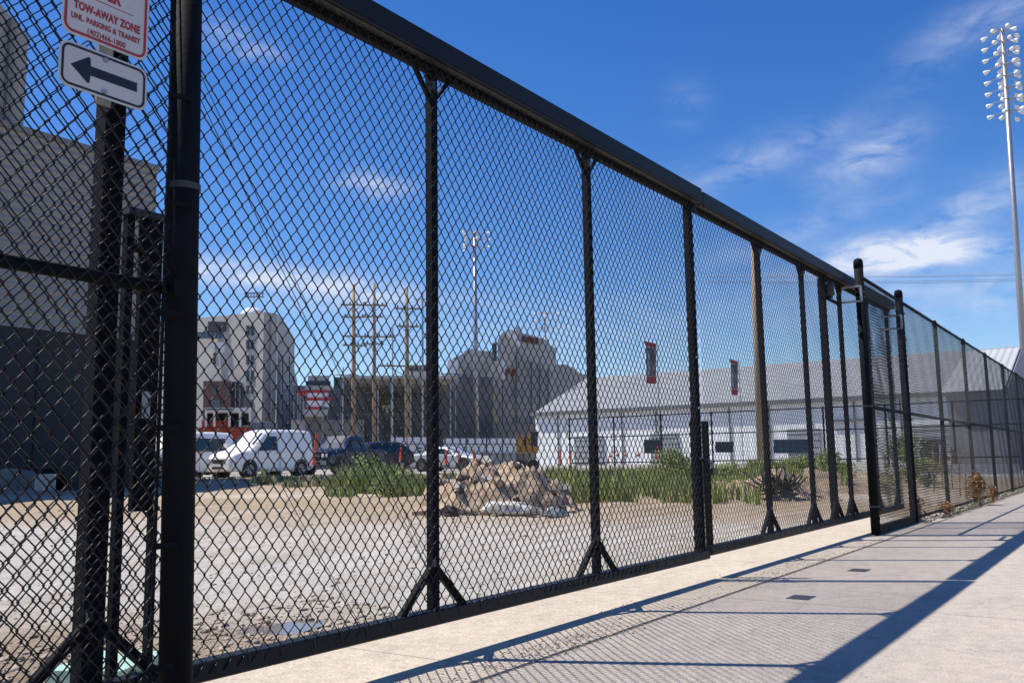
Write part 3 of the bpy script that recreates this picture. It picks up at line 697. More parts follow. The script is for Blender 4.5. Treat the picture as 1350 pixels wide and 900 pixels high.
face_box(288, 298, 451, 464, fy(290) - .2, .25, tb, white_p, 'white_panel')
face_box(281, 284.5, 465, 480, fy(280) - .15, .2, tb, louv, 'slot')
face_box(268, 305, 502, 600, fy(290) - 3.0, 3.2, tb, brick_m, 'brick_wing')
for (a_, b_, c_, d_) in ((279, 285, 508, 519), (298, 302, 507, 523), (279, 290, 526, 536)): face_box(a_, b_, c_, d_, fy(290) - 3.2, .3, tb, glass, 'window')
face_box(305.5, 318, 503, 600, fy(310) - 1.2, 1.4, tb, louv, 'dark_recess')
for px in (310, 316, 352, 358): face_box(px, px + .8, 420 if px > 330 else 505, 600, (fy(310) - 1.4) if px < 330 else 106.2, .3, tb, conc_d, 'pier')
for px in (372, 381): face_box(px, px + 1.5, 470, 600, 109, .8, tb, louv, 'vertical_slot')
dm = at(333, 412, 116); MB().lathe((dm.x, dm.y, dm.z - .6), [(1.5, 0), (1.45, .5), (1.1, .95), (.6, 1.2), (.05, 1.3)], 18).build('dome', white_p, tb, smooth=True)

p0 = at(500, 600, 105)
steel_d = mat('steel_deck_painted_shade', (.24, .235, .23), (.16, .16, .158), .8, .4)  # shade under the deck is put into this grey
gs = thing('grandstand', 'dark open grandstand underside with slim pale columns behind the wooden power poles', 'grandstand', (p0.x, p0.y, .3))
face_box(452, 596, 495, 498.5, 100, 22, gs, conc_d, 'roof_slab')
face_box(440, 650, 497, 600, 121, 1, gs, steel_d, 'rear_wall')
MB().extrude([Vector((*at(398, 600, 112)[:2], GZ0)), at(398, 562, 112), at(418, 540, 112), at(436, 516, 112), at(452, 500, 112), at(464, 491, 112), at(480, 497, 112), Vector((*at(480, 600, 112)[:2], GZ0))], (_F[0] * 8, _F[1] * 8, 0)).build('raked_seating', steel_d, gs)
face_box(384, 480, 553, 600, 104, 1.0, gs, conc_d, 'lower_wall')
face_box(462, 505, 546, 600, 106, 1.0, gs, mat('mid_grey_wall', (.13, .13, .135), None, .8, .5), 'lower_wall')
for px in (387, 395, 400, 424.5, 430.5, 449, 497.5, 515, 540.5, 593, 600): face_box(px, px + (2.0 if px in (497.5, 515, 540.5, 593) else 1.2), 499 if px > 440 else 518, 600, 101, .35, gs, galv, 'column')
for (a_, b_, r_) in ((449, 500, 517), (449, 560, 545), (500, 590, 508), (580, 606, 512), (452, 475, 550)): face_box(a_, b_, r_, r_ + 1.2, 103, .3, gs, trim_m, 'beam')
for px in (470, 484, 508, 526, 550, 566, 578): face_box(px, px + .9, 499, 560, 110, .35, gs, trim_m, 'column')
for r_ in (503, 512, 524, 534): face_box(462, 590, r_, r_ + .8, 108 + (r_ - 503) * .1, .3, gs, trim_m, 'beam')
for k in range(9): face_box(466 + k * 14, 467 + k * 14, 499, 503, 101.2, .3, gs, trim_m, 'bracket')
face_box(539, 566, 481, 495, 104, 6, gs, conc_d, 'press_box')
for k in range(4): face_box(541 + k * 6, 545 + k * 6, 483, 489, 103.8, .3, gs, glass, 'window')
face_box(578, 606, 499, 506, 101.5, 2, gs, conc_l, 'balcony')
for k in range(8): face_box(579 + k * 3.6, 579.6 + k * 3.6, 493, 499, 101.6, .1, gs, louv, 'railing_post')
face_box(578, 606, 492.5, 493.4, 101.6, .1, gs, louv, 'hand_rail')
face_box(590, 604, 474, 495, 112, 8, gs, white_p, 'white_stair_head')
face_box(504, 514, 534, 538, 103, .4, gs, mat('pale_yellow', (.5, .42, .2), None, .6, 3), 'hoist_arm'); face_box(509, 512, 538, 544, 103, .4, gs, MATS['pale_yellow'], 'hoist_arm')
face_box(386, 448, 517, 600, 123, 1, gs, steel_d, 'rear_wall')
face_box(386, 404, 508, 600, 121, 1, gs, conc_d, 'rear_pier')
p0 = at(420, 600, 98)
rw = thing('striped_stand', 'small stand with red and white striped fascia and a grey stepped top', 'grandstand', (p0.x, p0.y, .3))
for (a_, b_, r0, r1, mm, nm) in ((406, 434, 495, 502, conc_l, 'grey_top'), (403, 436, 502, 508, glass, 'window_band'), (402, 438, 508, 514, conc_l, 'grey_top'), (391, 432, 514.5, 518, red_p, 'red_stripe'), (405, 433, 518, 524, white_p, 'white_stripe'), (404, 437, 524, 528, red_p, 'red_stripe'), (404, 434, 528, 536, white_p, 'white_stripe'), (404, 421, 536, 539.5, red_p, 'red_stripe'), (400, 432, 539.5, 548, conc_d, 'underside')):
    face_box(a_, b_, r0, r1, 98 + (r0 - 495) * -.02, 5, rw, mm, nm)
for px in (392, 399, 425): face_box(px, px + 1.2, 518, 600, 97, .4, rw, galv, 'column')
face_box(402, 432, 548, 600, 99, 4, rw, steel_d, 'dark_opening')

p0 = at(680, 600, 125)
st = thing('concrete_stadium', 'hulking grey concrete stadium end with curved ramps behind the thin lamp poles', 'stadium', (p0.x, p0.y, .3))
def outline_block(pts, dist, depth, parent, material, name):
    o_ = [at(a_, b_, dist) if b_ != 600 else Vector((*at(a_, b_, dist)[:2], GZ0)) for a_, b_ in pts]; u_ = Vector((sum(p.x for p in o_), sum(p.y for p in o_), 0)).normalized() * depth
    return MB().extrude(o_, u_).build(name, material, parent)
outline_block([(583, 600), (583, 500), (596, 481), (597, 472), (611, 466), (613, 462), (622, 459), (632, 462), (648, 463), (656, 474), (656, 600)], 126, 14, st, conc_l, 'curved_ramp')
outline_block([(612, 600), (612, 477), (622, 474), (640, 476), (640, 600)], 124.5, 1.5, st, conc_l, 'pier')
outline_block([(588, 600), (588, 505), (611, 490), (611, 600)], 124, 2, st, conc_d, 'lower_bay')
outline_block([(641, 600), (641, 488), (650, 476), (658, 476), (660, 600)], 123.6, 2.4, st, conc_d, 'lower_bay')
outline_block([(656, 600), (656, 448), (661, 440), (668, 435), (678, 435), (684, 442), (684, 600)], 121, 12, st, conc_d, 'tower')
outline_block([(680, 600), (680, 432), (684, 429), (688, 439), (704, 443), (722, 448), (725, 455), (733, 459), (733, 600)], 120, 14, st, conc_d, 'tower')
outline_block([(733, 600), (733, 481), (746, 480), (757, 486), (765, 492), (800, 500), (800, 600)], 123, 12, st, conc_d, 'end_wall')
outline_block([(665, 437), (672, 433), (682, 444), (689, 454), (687, 458), (676, 448)], 119.7, .4, st, white_p, 'painted_sun_ledge')  # white ledges: sunlight on the concrete drawn in as colour
outline_block([(662, 475), (668, 478), (668, 500), (662, 500)], 120.4, .5, st, white_p, 'painted_sun_ledge')
for (px, r0) in ((662, 500), (671, 460), (680, 460), (690, 470), (700, 476), (711, 480), (722, 486)): face_box(px, px + 1.2, r0, 560, 119.4, .5, st, conc_l if px in (671, 690) else louv, 'rib')
face_box(650, 706, 558, 600, 116, 3, st, steel_d, 'dark_entrance')
face_box(649, 655, 452, 478, 124, 1, st, louv, 'stair_tower')
for px in (650, 657): face_box(px, px + .8, 466, 484, 122, .2, st, galv, 'mast')
for k in range(4): face_box(687.5 + k * 6.0, 692 + k * 6.0, 443 + k * .9, 450.5 + k * .9, 119.6, .3, st, mat('dull_red', (.16, .045, .045), None, .7, 3), 'red_letter')
outline_block([(666, 495), (666, 486), (669.5, 486), (674.5, 491), (674.5, 486), (678, 486), (678, 495), (674.5, 495), (669.5, 490), (669.5, 495)], 120.0, .3, st, mat('logo_red', (.30, .05, .06), None, .7, 3), 'red_letter')

# long white building with a metal roof, square to the fence
roof_m = siding_mat('ribbed_metal_roof', (.30, .30, .30), (.26, .26, .26), .5, 'Y', .5)
wall_w = siding_mat('white_ribbed_wall', (.93, .93, .91), (.88, .88, .86), .45, 'Y', .35)
wh = thing('white_field_house', 'long low white building with a pale grey gable roof beyond the parking lot', 'building', (97, 30, .3))
MB().span(85, 109, -8, 55, .2, 6.15).build('wall', wall_w, wh)
MB().extrude([(84.6, 55.2, 6.15), (97, 55.2, 11.0), (109.4, 55.2, 6.15)], (0, -64, 0)).build('roof', roof_m, wh)
MB().extrude([(84.5, 55.3, 5.95), (84.5, 55.3, 6.35), (84.75, 55.3, 6.35), (84.75, 55.3, 5.95)], (0, -64, 0)).build('gutter', trim_m, wh)
for k in range(16):
    y_ = 52 - k * 3.9; MB().span(84.86, 84.96, y_, y_ + .12, .3, 5.9).build('wall_seam', trim_m, wh)
for (a_, b_) in ((50, 46.5), (41, 38), (27, 24), (16.5, 13)):
    dd = MB().span(84.80, 84.97, b_, a_, .3, 3.6).build('roller_door', mat('pale_grey_door', (.40, .41, .42), None, .6, 2), wh)
    for k in range(5): MB().span(84.76, 84.80, b_, a_, .7 + k * .6, .74 + k * .6).build('door_rib', trim_m, dd)
MB().span(84.7, 84.96, 20.0, 23.0, 4.1, 4.3).build('door_canopy', trim_m, wh)
wr = siding_mat('bright_ribbed_roof', (.45, .45, .45), (.41, .41, .41), .75, 'Y', .7)
gb2 = thing('gabled_shed', 'smaller gabled metal shed with a bright ribbed roof at the right edge beyond the fence', 'building', (68, 12, .3))
MB().span(58.5, 79.5, 6.1, 9.1, .1, 4.6).build('wall', mat('violet_grey_wall', (.30, .295, .31), (.27, .265, .28), .6, .5), gb2)
MB().extrude([(57.9, 6.0, 4.6), (68.8, 6.0, 8.0), (80, 6.0, 4.6)], (0, 3.3, 0)).build('roof', wr, gb2)
MB().extrude([(58.6, 5.9, 4.7), (68.8, 5.9, 7.85), (79.4, 5.9, 4.7)], (0, .08, 0)).build('gable_end', MATS['violet_grey_wall'], gb2)
MB().span(66, 71, 6.32, 6.4, .2, 3.2).build('door', louv, gb2)

# ------------------------------------------------------------------ poles, lights, lines
def floodlight_rack(t, top, z0, r, levels, step, heads, scale):
    """arms with lamp heads round a pole"""
    lm = None
    for l in range(levels):
        z = top.z - .3 * scale - l * step
        b = MB()
        hs = []
        for k in range(heads):
            a_ = k * 2 * math.pi / heads + .35 + .06 * l; rr = r * (1 if k % 2 else .62)
            e = Vector((top.x + rr * math.cos(a_), top.y + rr * math.sin(a_), z + .10 * scale - (.12 * scale if k % 2 else 0)))
            b.tube([(top.x, top.y, z + .25 * scale), e], .045 * scale, 5); hs.append((e, a_))
        b.build('cross_arm', galv, t)
        for e, a_ in hs:
            if lm is None:
                o = MB().lathe((0, 0, 0), [(.46, -.14), (.50, -.08), (.42, .08), (.22, .22), (.10, .34), (.02, .36)], 12).build('floodlight', MATS['lamp_shell'], None, smooth=True)
                lm = o.data; o.parent = t
            else:
                o = bpy.data.objects.new('floodlight', lm); C.objects.link(o); o.parent = t
            o.location = e - ORG[t.name] - Vector((0, 0, .12 * scale)); o.scale = (scale * .40, scale * .40, scale * 1.15)
            o.rotation_euler = (0, 0, 0)
            o.rotation_euler = (Matrix.Rotation(a_, 3, 'Z') @ Matrix.Rotation(-math.radians(72), 3, 'Y')).to_euler()
mat('lamp_shell', (.82, .82, .80), (.76, .76, .74), .4, 4)
def light_pole(name, label, px, top_row, dist, rad, r, levels, step, heads, scale, m_=galv, lean=(0, 0)):
    p = at(px, 600, dist); top = at(px, top_row, dist); top = Vector((p.x + lean[0], p.y + lean[1], top.z))
    t = thing(name, label, 'floodlight mast', (p.x, p.y, .3), 'floodlight masts')
    MB().tube([(p.x, p.y, .1), tuple((p + top) / 2), tuple(top)], [rad * 1.25, rad, rad * .62], 14).build('pole', m_, t, smooth=True)
    floodlight_rack(t, top, .3, r, levels, step, heads, scale)
    return t
light_pole('floodlight_mast', 'very tall floodlight mast with eight tiers of lamps at the right edge', 1358.5, 38, 80, .255, 1.65, 8, 1.12, 6, 1.05, lean=(.50, -.74))
light_pole('floodlight_mast', 'slim grey floodlight mast with a ring of lamps in front of the stadium ramp', 628.5, 306, 110, .27, 2.0, 3, .85, 7, .75)
light_pole('floodlight_mast', 'thin distant floodlight mast in front of the stadium tower', 721.5, 412, 135, .14, 2.2, 3, 1.1, 7, .65)
for (px, rw_, lb, d_) in ((335, 385, 'far rack of floodlights above the pale concrete building', 150),):
    p = at(px, 600, d_); t = thing('floodlight_rack', lb, 'floodlight mast', (p.x, p.y, .3), 'floodlight masts')
    face_box(px - .6, px + .6, 388, 600, d_, .3, t, galv, 'pole')
    for r0 in (385.5, 391): face_box(px - 13, px + 13, r0, r0 + 1, d_, .2, t, louv, 'cross_arm')
    for k in range(7): face_box(px - 12.5 + k * 3.8, px - 10.5 + k * 3.8, 386.8, 390, d_ - .4, .5, t, galv, 'floodlight')

wood = mat('weathered_pole_wood', (.36, .27, .175), (.24, .175, .11), .85, 3, bump=.4, stretch=(1, 1, .12))
def util_pole(px, px_top, top_row, dist, rad, arms, label, base_row=604):
    p = at(px, base_row, dist); q = at(px_top, top_row, dist); zb = tz(p.x, p.y) if dist < 60 else .45
    t = thing('utility_pole', label, 'utility pole', (p.x, p.y, zb), 'wooden utility poles')
    MB().tube([(p.x, p.y, zb - .3), tuple((p + q) / 2), tuple(q)], [rad * 1.15, rad, rad * .7], 10).build('pole', wood, t, smooth=True)
    for (row, l, r_, ins) in arms:
        a_ = at(l, row, dist - .25); b_ = at(r_, row + .6, dist - .25)
        ar = MB().bar(a_, b_, .11, .13, up=(0, 0, 1)).build('crossarm', wood, t)
        for k in range(ins):
            c_ = a_ + (b_ - a_) * ((k + .35) / (ins - .3))
            MB().lathe((c_.x, c_.y, c_.z + .05), [(.05, 0), (.09, .06), (.05, .12), (.09, .18), (.03, .25)], 8).build('insulator', louv, ar)
        mid = at((l + r_) / 2, row, dist - .15)
        for e in (.32, -.32):
            MB().bar(mid + (b_ - a_) * e, mid + Vector((0, 0, -.7)), .05, .03).build('arm_brace', louv, t)
    return t
util_pole(466.3, 466.2, 375, 82, .20, [(401.5, 449, 483, 4), (417.5, 451, 482, 3), (443, 451, 486, 3), (455, 452, 484, 4)], 'wooden power pole with four crossarms, leftmost of three')
util_pole(493.3, 493.2, 373, 80, .17, [(402, 477, 508, 3), (417, 478, 505, 3), (443.5, 480, 520, 3), (453, 481, 506, 3)], 'wooden power pole with tapering top, middle of three')
util_pole(537, 536, 379, 78, .20, [(406.5, 521, 556, 4), (430, 523, 553, 3), (482, 498, 560, 2)], 'wooden power pole with a wide low crossarm, rightmost of three', 606)
util_pole(1003.5, 992.5, 312, 46, .17, [], 'single bare wooden pole seen through the far gate leaf', 612)
def thin_pole(px, top_row, dist, label, rad=.07):
    p = at(px, 600, dist); z = at(px, top_row, dist).z
    t = thing('steel_pole', label, 'steel pole', (p.x, p.y, .3), 'thin steel poles')
    MB().tube([(p.x, p.y, .2), (p.x, p.y, z)], rad, 8).build('pole', galv, t)
    MB().bar((p.x - .5, p.y + .7, z - .8), (p.x + .5, p.y - .7, z - .8), .08, .08).build('arm', galv, t)
    return t
thin_pole(557.5, 384, 92, 'thin steel pole right of the three wooden power poles', .10)
thin_pole(517.5, 432, 95, 'thin steel pole between the middle and right wooden power poles')
thin_pole(451.5, 484, 95, 'short thin steel pole left of the wooden power poles')
wire_m = mat('pale_overhead_wire', (.5, .5, .5), None, .5, 3)
def line(pa, pb, da, db, label, n=14, sag=.5, r=.02):
    a_ = at(*pa, da); b_ = at(*pb, db)
    pts = [a_ + (b_ - a_) * (k / n) - Vector((0, 0, sag * 4 * (k / n) * (1 - k / n))) for k in range(n + 1)]
    return tag(MB().tube(pts, r, 4).build('power_line', wire_m), label, 'power line', 'overhead power lines')
for i, (r0, r1) in enumerate(((363, 358), (365, 360.5), (371, 366), (373, 368.5))):
    line((930, r0), (1420, r1), 95, 90, 'pale overhead power line crossing behind the tall mast, ' + ('topmost', 'second from top', 'third from top', 'lowest')[i], sag=.2, r=.022)
for i, (a_, b_) in enumerate((((466, 402), (620, 380)), ((466, 443), (600, 440)), ((537, 407), (640, 395)))):
    line(a_, b_, 81, 120, 'thin overhead wire from the wooden power poles, ' + ('highest', 'lowest', 'middle')[i], sag=.6, r=.02)

ban_dark = mat('banner_photo_grey', (.24, .225, .22), (.085, .08, .08), .7, .9, lo=.42, hi=.58)
ban_red = mat('banner_red', (.42, .05, .045), (.33, .04, .04), .6, 3)
for (px, r0, r1, w_, d_, lb) in ((856.5, 450, 506, 8.5, 60, 'tall narrow banner with red ends, left of two in front of the white building'), (967, 473.5, 521, 5.8, 68, 'tall narrow banner with red ends, right of two in front of the white building')):
    p = at(px, 600, d_); t = thing('banner', lb, 'banner', (p.x, p.y, .4), 'street banners')
    pc = at(px + w_ + .8, r0 - 1, d_ + .1)
    MB().tube([(pc.x, pc.y, .3), (pc.x, pc.y, pc.z)], .035, 8).build('banner_pole', galv, t)
    h = r1 - r0
    outline_block([(px - w_ * .6, r0 + h * .12), (px - w_ * .95, r0 - 1), (px + w_, r0 + 3), (px + w_, r0 + h * .15)], d_, .03, t, ban_red, 'red_top')
    outline_block([(px - w_ * .6, r0 + h * .13), (px + w_, r0 + h * .15), (px + w_, r0 + h * .82), (px - w_ * .5, r0 + h * .82)], d_, .03, t, ban_dark, 'printed_panel')
    outline_block([(px - w_ * .5, r0 + h * .825), (px + w_, r0 + h * .825), (px + w_, r1), (px - w_ * .5, r1 - 1)], d_, .03, t, ban_red, 'red_foot')
    outline_block([(px - w_ * .3, r0 + h * .22), (px - w_ * .05, r0 + h * .22), (px + w_ * .0, r0 + h * .78), (px - w_ * .3, r0 + h * .78)], d_ - .02, .015, t, mat('banner_pale', (.42, .40, .38), None, .7, 2), 'pale_strip')

# cross fence in front of the white building
cf_ = thing('cross_fence', 'low black fence with three slim rails in front of the white building', 'fence', (48, 12, .4))
XF = 48.0
for k in range(9):
    y_ = 4.2 + k * 3.05; MB().tube([(XF, y_, .3), (XF, y_, 3.55)], .05, 8).build('fence_post', black, cf_)
for z_ in (3.5, 2.35, .85):
    for k in range(8): MB().tube([(XF, 4.2 + k * 3.05, z_), (XF, 7.25 + k * 3.05, z_)], .03, 6).build('rail', black, cf_)

# ------------------------------------------------------------------ vehicles
tyre_m = mat('tyre_rubber', (.025, .025, .025), (.018, .018, .018), .8, 20)
alloy = mat('wheel_alloy', (.42, .43, .44), (.3, .31, .32), .35, 9, metal=.7)
chrome = mat('chrome', (.6, .6, .6), None, .2, 5, metal=.9)
lamp_glass = mat('headlight_glass', (.7, .7, .68), (.6, .6, .6), .1, 9)
tail_m = mat('tail_lamp_red', (.35, .02, .02), None, .25, 9)
dark_plastic = mat('dark_plastic', (.03, .03, .032), None, .55, 9)
carglass = mat('car_glass', (.02, .03, .035), (.015, .02, .025), .06, 2, spec=.9)
def paint(name, c, r=.28):
    mm = mat(name, c, tuple(k * .95 for k in c), r, 1.5); mm.node_tree.nodes['Principled BSDF'].inputs['Coat Weight'].default_value = .15; return mm
def vehicle(name, label, cat, loc, rz, pm, secs, glass_side, wheels, wr, screen, rear_screen=None, group='vehicles parked beyond the lot', extra=None, doors=()):
    """secs: (x, z_bottom, z_belt, z_top, half width at belt, half width at top), front first"""
    t = thing(name, label, cat, loc, group, local=True, rz=rz)
    b = MB(); rings = []
    for x, zb, zm, zt, wb, wt in secs:
        h = [(wb * .93, zb), (wb, zb + .12), (wb, zm), (wt + (wb - wt) * .35, zm + (zt - zm) * .62), (wt, zt - .10 * (zt - zm) - .01), (wt * .86, zt - .005), (wt * .4, zt + .02)]
        rings.append([(x, y, z) for y, z in h] + [(x, -y, z) for y, z in reversed(h)])
    n = len(rings[0]); vs = [v for r_ in rings for v in r_]; fs = []
    for i in range(len(rings) - 1):
        for k in range(n): fs.append((i * n + k, (i + 1) * n + k, (i + 1) * n + (k + 1) % n, i * n + (k + 1) % n))
    fs += [tuple(range(n)), tuple(range(len(rings) * n - 1, (len(rings) - 1) * n - 1, -1))]
    body = b.add(vs, fs).build('body', pm, t)
    mod = body.modifiers.new('b', 'BEVEL'); mod.width = .035; mod.segments = 2; mod.limit_method = 'ANGLE'; mod.angle_limit = math.radians(25)
    W_ = max(s[4] for s in secs)
    for quad in glass_side:
        for s in (-1, 1):
            o3 = [(x, s * (y + .012), z) for x, y, z in quad]
            MB().extrude(o3, (0, -s * .03, 0)).build('side_window', carglass, t)
    MB().extrude(screen, (-.02, 0, -.03)).build('windscreen', carglass, t)
    if rear_screen: MB().extrude(rear_screen, (.02, 0, -.02)).build('rear_window', carglass, t)
    for x in wheels:
        for s in (-1, 1):
            y0 = s * (W_ - .19)
            MB().tube([(x, s * (W_ - .25), wr + .03), (x, s * (W_ + .008), wr + .03)], wr + .07, 22).build('wheel_arch', dark_plastic, t)
            w = MB(); pr = [(wr * .60, .0), (wr * .93, .0), (wr, .04), (wr, .17), (wr * .93, .205), (wr * .6, .21)]
            vs = []; fs = []
            for r_, o_ in pr: vs += [(x + r_ * math.cos(k * math.pi / 12), y0 + s * (o_ + .01), wr + r_ * math.sin(k * math.pi / 12)) for k in range(24)]
            for i in range(5):
                for k in range(24): fs.append((i * 24 + k, i * 24 + (k + 1) % 24, (i + 1) * 24 + (k + 1) % 24, (i + 1) * 24 + k))
            wh_ = w.add(vs, fs).build('wheel', tyre_m, t)
            MB().tube([(x, y0 + s * .14, wr), (x, y0 + s * .165, wr)], wr * .62, 20).build('rim_back', dark_plastic, wh_)
            sp = MB()
            for k in range(7):
                a_ = k * 2 * math.pi / 7; sp.bar((x, y0 + s * .185, wr), (x + wr * .58 * math.cos(a_), y0 + s * .195, wr + wr * .58 * math.sin(a_)), .05, .02, up=(0, 1, 0))
            for k in range(20):
                a_ = k * math.pi / 10; a2 = (k + 1) * math.pi / 10; sp.bar((x + wr * .60 * math.cos(a_), y0 + s * .2, wr + wr * .60 * math.sin(a_)), (x + wr * .60 * math.cos(a2), y0 + s * .2, wr + wr * .60 * math.sin(a2)), .035, .02, up=(0, 1, 0))
            sp.build('rim', alloy, wh_)
    for (xa, xb, z0, z1) in doors:
        for s in (-1, 1):
            for x in (xa, xb): MB().box((x, s * (W_ + .002), (z0 + z1) / 2), (.012, .012, z1 - z0)).build('door_seam', dark_plastic, t)
            MB().box((xb + .12, s * (W_ + .018), z1 - .06), (.14, .03, .03)).build('door_handle', dark_plastic, t)
    xf, zb, zm, zt, wb, wt = secs[0]
    MB().box((xf + .02, 0, zb + .12), (.14, wb * 1.84, .20)).build('bumper', pm if extra != 'chrome' else chrome, t)
    gz = (zb + zt) / 2 + .12
    MB().box((xf + .015, 0, gz), (.06, wb * 1.0, .16 if extra != 'chrome' else .26)).build('grille', dark_plastic, t)
    if extra == 'chrome': MB().box((xf + .04, 0, gz), (.03, wb * 1.05, .05)).build('grille_bar', chrome, t)
    MB().box((xf + .03, 0, zb + .10), (.13, wb * .9, .10)).build('lower_intake', dark_plastic, t)
    for s in (-1, 1):
        MB().box((xf + .0, s * wb * .78, gz + .02), (.10, wb * .34, .18), rz=-s * .2).build('headlight', lamp_glass, t)
        MB().box((secs[-1][0] - .01, s * secs[-1][4] * .9, secs[-1][2] - .05), (.06, .12, .34)).build('tail_light', tail_m, t)
        MB().box((screen[0][0] - .12, s * (W_ + .10), screen[0][2] + .14), (.10, .17, .20)).build('mirror', pm, t)
    MB().box((secs[-1][0] - .03, 0, secs[-1][1] + .12), (.12, W_ * 1.8, .18)).build('rear_bumper', pm, t)
    return t
vwhite = paint('van_white', (.80, .80, .79)); vsil = paint('silver_paint', (.42, .44, .46)); vblue = paint('blue_paint', (.012, .022, .055)); vnavy = paint('navy_paint', (.015, .02, .045))
def heading(pf, pr):
    return math.atan2(pf.y - pr.y, pf.x - pr.x)
def van(label, loc, rz, L=4.5, cargo=True, grp='vehicles parked beyond the lot'):
    f = L / 2
    secs = [(f, .32, .58, .78, .72, .62), (f - .12, .26, .72, .96, .84, .74), (f - .45, .24, .88, 1.08, .90, .80), (f - .95, .24, .98, 1.17, .91, .78), (f - 1.25, .24, 1.0, 1.42, .91, .76), (f - 1.72, .24, 1.02, 1.86, .91, .74), (f - 2.2, .24, 1.05, 2.0, .91, .75), (-f + .8, .24, 1.05, 2.02, .91, .76), (-f + .12, .26, 1.05, 1.99, .90, .75), (-f, .32, 1.05, 1.90, .88, .72)]
    gs_ = [[(f - 1.32, .885, 1.10), (f - 2.35, .90, 1.12), (f - 2.35, .80, 1.72), (f - 1.85, .79, 1.70)]]
    if not cargo: gs_.append([(f - 2.5, .90, 1.12), (-f + .5, .90, 1.12), (-f + .55, .80, 1.72), (f - 2.5, .80, 1.72)])
    scr = [(f - 1.02, -.70, 1.21), (f - 1.02, .70, 1.21), (f - 1.72, .64, 1.86), (f - 1.72, -.64, 1.86)]
    return vehicle('white_van', label, 'van', loc, rz, vwhite, secs, gs_, (f - .82, -f + .78), .33, scr, group=grp, doors=((f - 1.25, f - 2.42, .35, 1.08), (-f + 2.0, -f + .55, .35, 1.12)))
ctr = at(344, 610, 39.5); ctr.z = 0; vd = Vector((ctr.x, ctr.y, 0)).normalized(); left_ = Vector((-vd.y, vd.x, 0))
def toward(deg, px):
    v = at(px, 610, 1); v = Vector((v.x, v.y, 0)).normalized(); l_ = Vector((-v.y, v.x, 0)); q = l_ * math.cos(math.radians(deg)) - v * math.sin(math.radians(deg)); return math.atan2(q.y, q.x)
hd = toward(43, 344)
fwd = Vector((math.cos(hd), math.sin(hd), 0)); lft = Vector((-fwd.y, fwd.x, 0))
vloc = ctr - lft * .85 * (1 if False else -1) * 0
near_side = Vector((ctr.x, ctr.y, 0)); away = Vector((_F[0], _F[1], 0))
off = lft if lft.dot(away) > 0 else -lft
vc = near_side
van('white cargo van parked side on with windowless rear, in front of its neighbour', (vc.x, vc.y, tz(vc.x, vc.y)), hd)
v2 = vc + off * 3.8 + fwd * 1.3
van('white van with side windows half hidden by the thick gate post', (v2.x, v2.y, tz(v2.x, v2.y)), hd, L=4.9, cargo=False)
def sedan_secs(L, H, w=.90, suv=False, pickup=False):
    f = L / 2
    if pickup:
        return [(f, .45, .78, 1.08, .88, .80), (f - .2, .40, .92, 1.16, .96, .90), (f - 1.5, .40, 1.05, 1.24, .98, .86), (f - 1.9, .40, 1.10, 1.55, .98, .80), (f - 2.3, .4, 1.1, 1.88, .98, .78), (-.55, .4, 1.1, 1.88, .98, .78), (-.75, .4, 1.1, 1.22, .98, .95), (-f, .45, 1.05, 1.20, .97, .95)]
    k = .12 if suv else 0
    return [(f, .34 + k, .55 + k, .70 + k, .78, .68), (f - .25, .26 + k, .68 + k, .84 + k, .88, .78), (f - 1.25, .24 + k, .86 + k, .98 + k, w, .74), (f - 1.6, .24 + k, .9 + k, 1.12 + k, w, .68), (f - 2.15, .24 + k, .92 + k, H - .04, w, .66), (f - 2.9, .24 + k, .94 + k, H, w, .66)] + ([(-f + .7, .26 + k, .95 + k, H - .03, w, .67), (-f + .15, .3 + k, .95 + k, H - .35, .88, .66), (-f, .36 + k, .90 + k, .98 + k, .86, .74)] if suv else [(-f + 1.5, .24, .95, H - .06, w, .66), (-f + .75, .26, .97, 1.08, w, .70), (-f + .1, .3, .90, 1.02, .86, .72), (-f, .4, .72, .96, .80, .70)])
def car(name, label, cat, px, row, dist, rz, pm, L=4.6, H=1.45, suv=False, pickup=False, extra=None, zz=None):
    p = at(px, row, dist); f = L / 2; k = .12 if suv else 0
    secs = sedan_secs(L, H, suv=suv, pickup=pickup)
    if pickup:
        gs_ = [[(f - 2.0, .93, 1.18), (-.4, .94, 1.18), (-.4, .83, 1.72), (f - 2.35, .83, 1.72)]]; scr = [(f - 1.55, -.74, 1.27), (f - 1.55, .74, 1.27), (f - 2.25, .66, 1.84), (f - 2.25, -.66, 1.84)]; rs = None; wl = (f - .95, -f + 1.15); wr = .40
    else:
        e = -f + (.35 if suv else 1.2)
        gs_ = [[(f - 1.75, .86, .99 + k), (f - 3.0, .875, .99 + k), (f - 3.0, .735, H - .12), (f - 2.25, .73, H - .12)], [(f - 3.05, .875, .99 + k), (e, .87, .99 + k), (e + .25, .735, H - .14), (f - 3.05, .735, H - .12)]]
        scr = [(f - 1.32, -.68, 1.01 + k), (f - 1.32, .68, 1.01 + k), (f - 2.12, .58, H - .05), (f - 2.12, -.58, H - .05)]; rs = None; wl = (f - .9, -f + .9); wr = .34 if not suv else .38
    return vehicle(name, label, cat, (p.x, p.y, tz(p.x, p.y) if zz is None else zz), rz, pm, secs, gs_, wl, wr, scr, rs, extra=extra)
car('pickup_truck', 'blue pickup truck with chrome front bumper parked nose out beside the white van', 'pickup truck', 452, 606, 46, toward(58, 452), vblue, L=5.4, pickup=True, extra='chrome')
car('dark_suv', 'dark navy car behind the tall weeds right of the pickup truck', 'car', 486, 606, 50, toward(30, 486), vnavy, L=4.7, H=1.68, suv=True)
car('silver_car', 'silver car behind the orange markers right of the second gate upright', 'car', 594, 606, 53, toward(-32, 594) + math.pi, vsil, L=4.6, H=1.42)
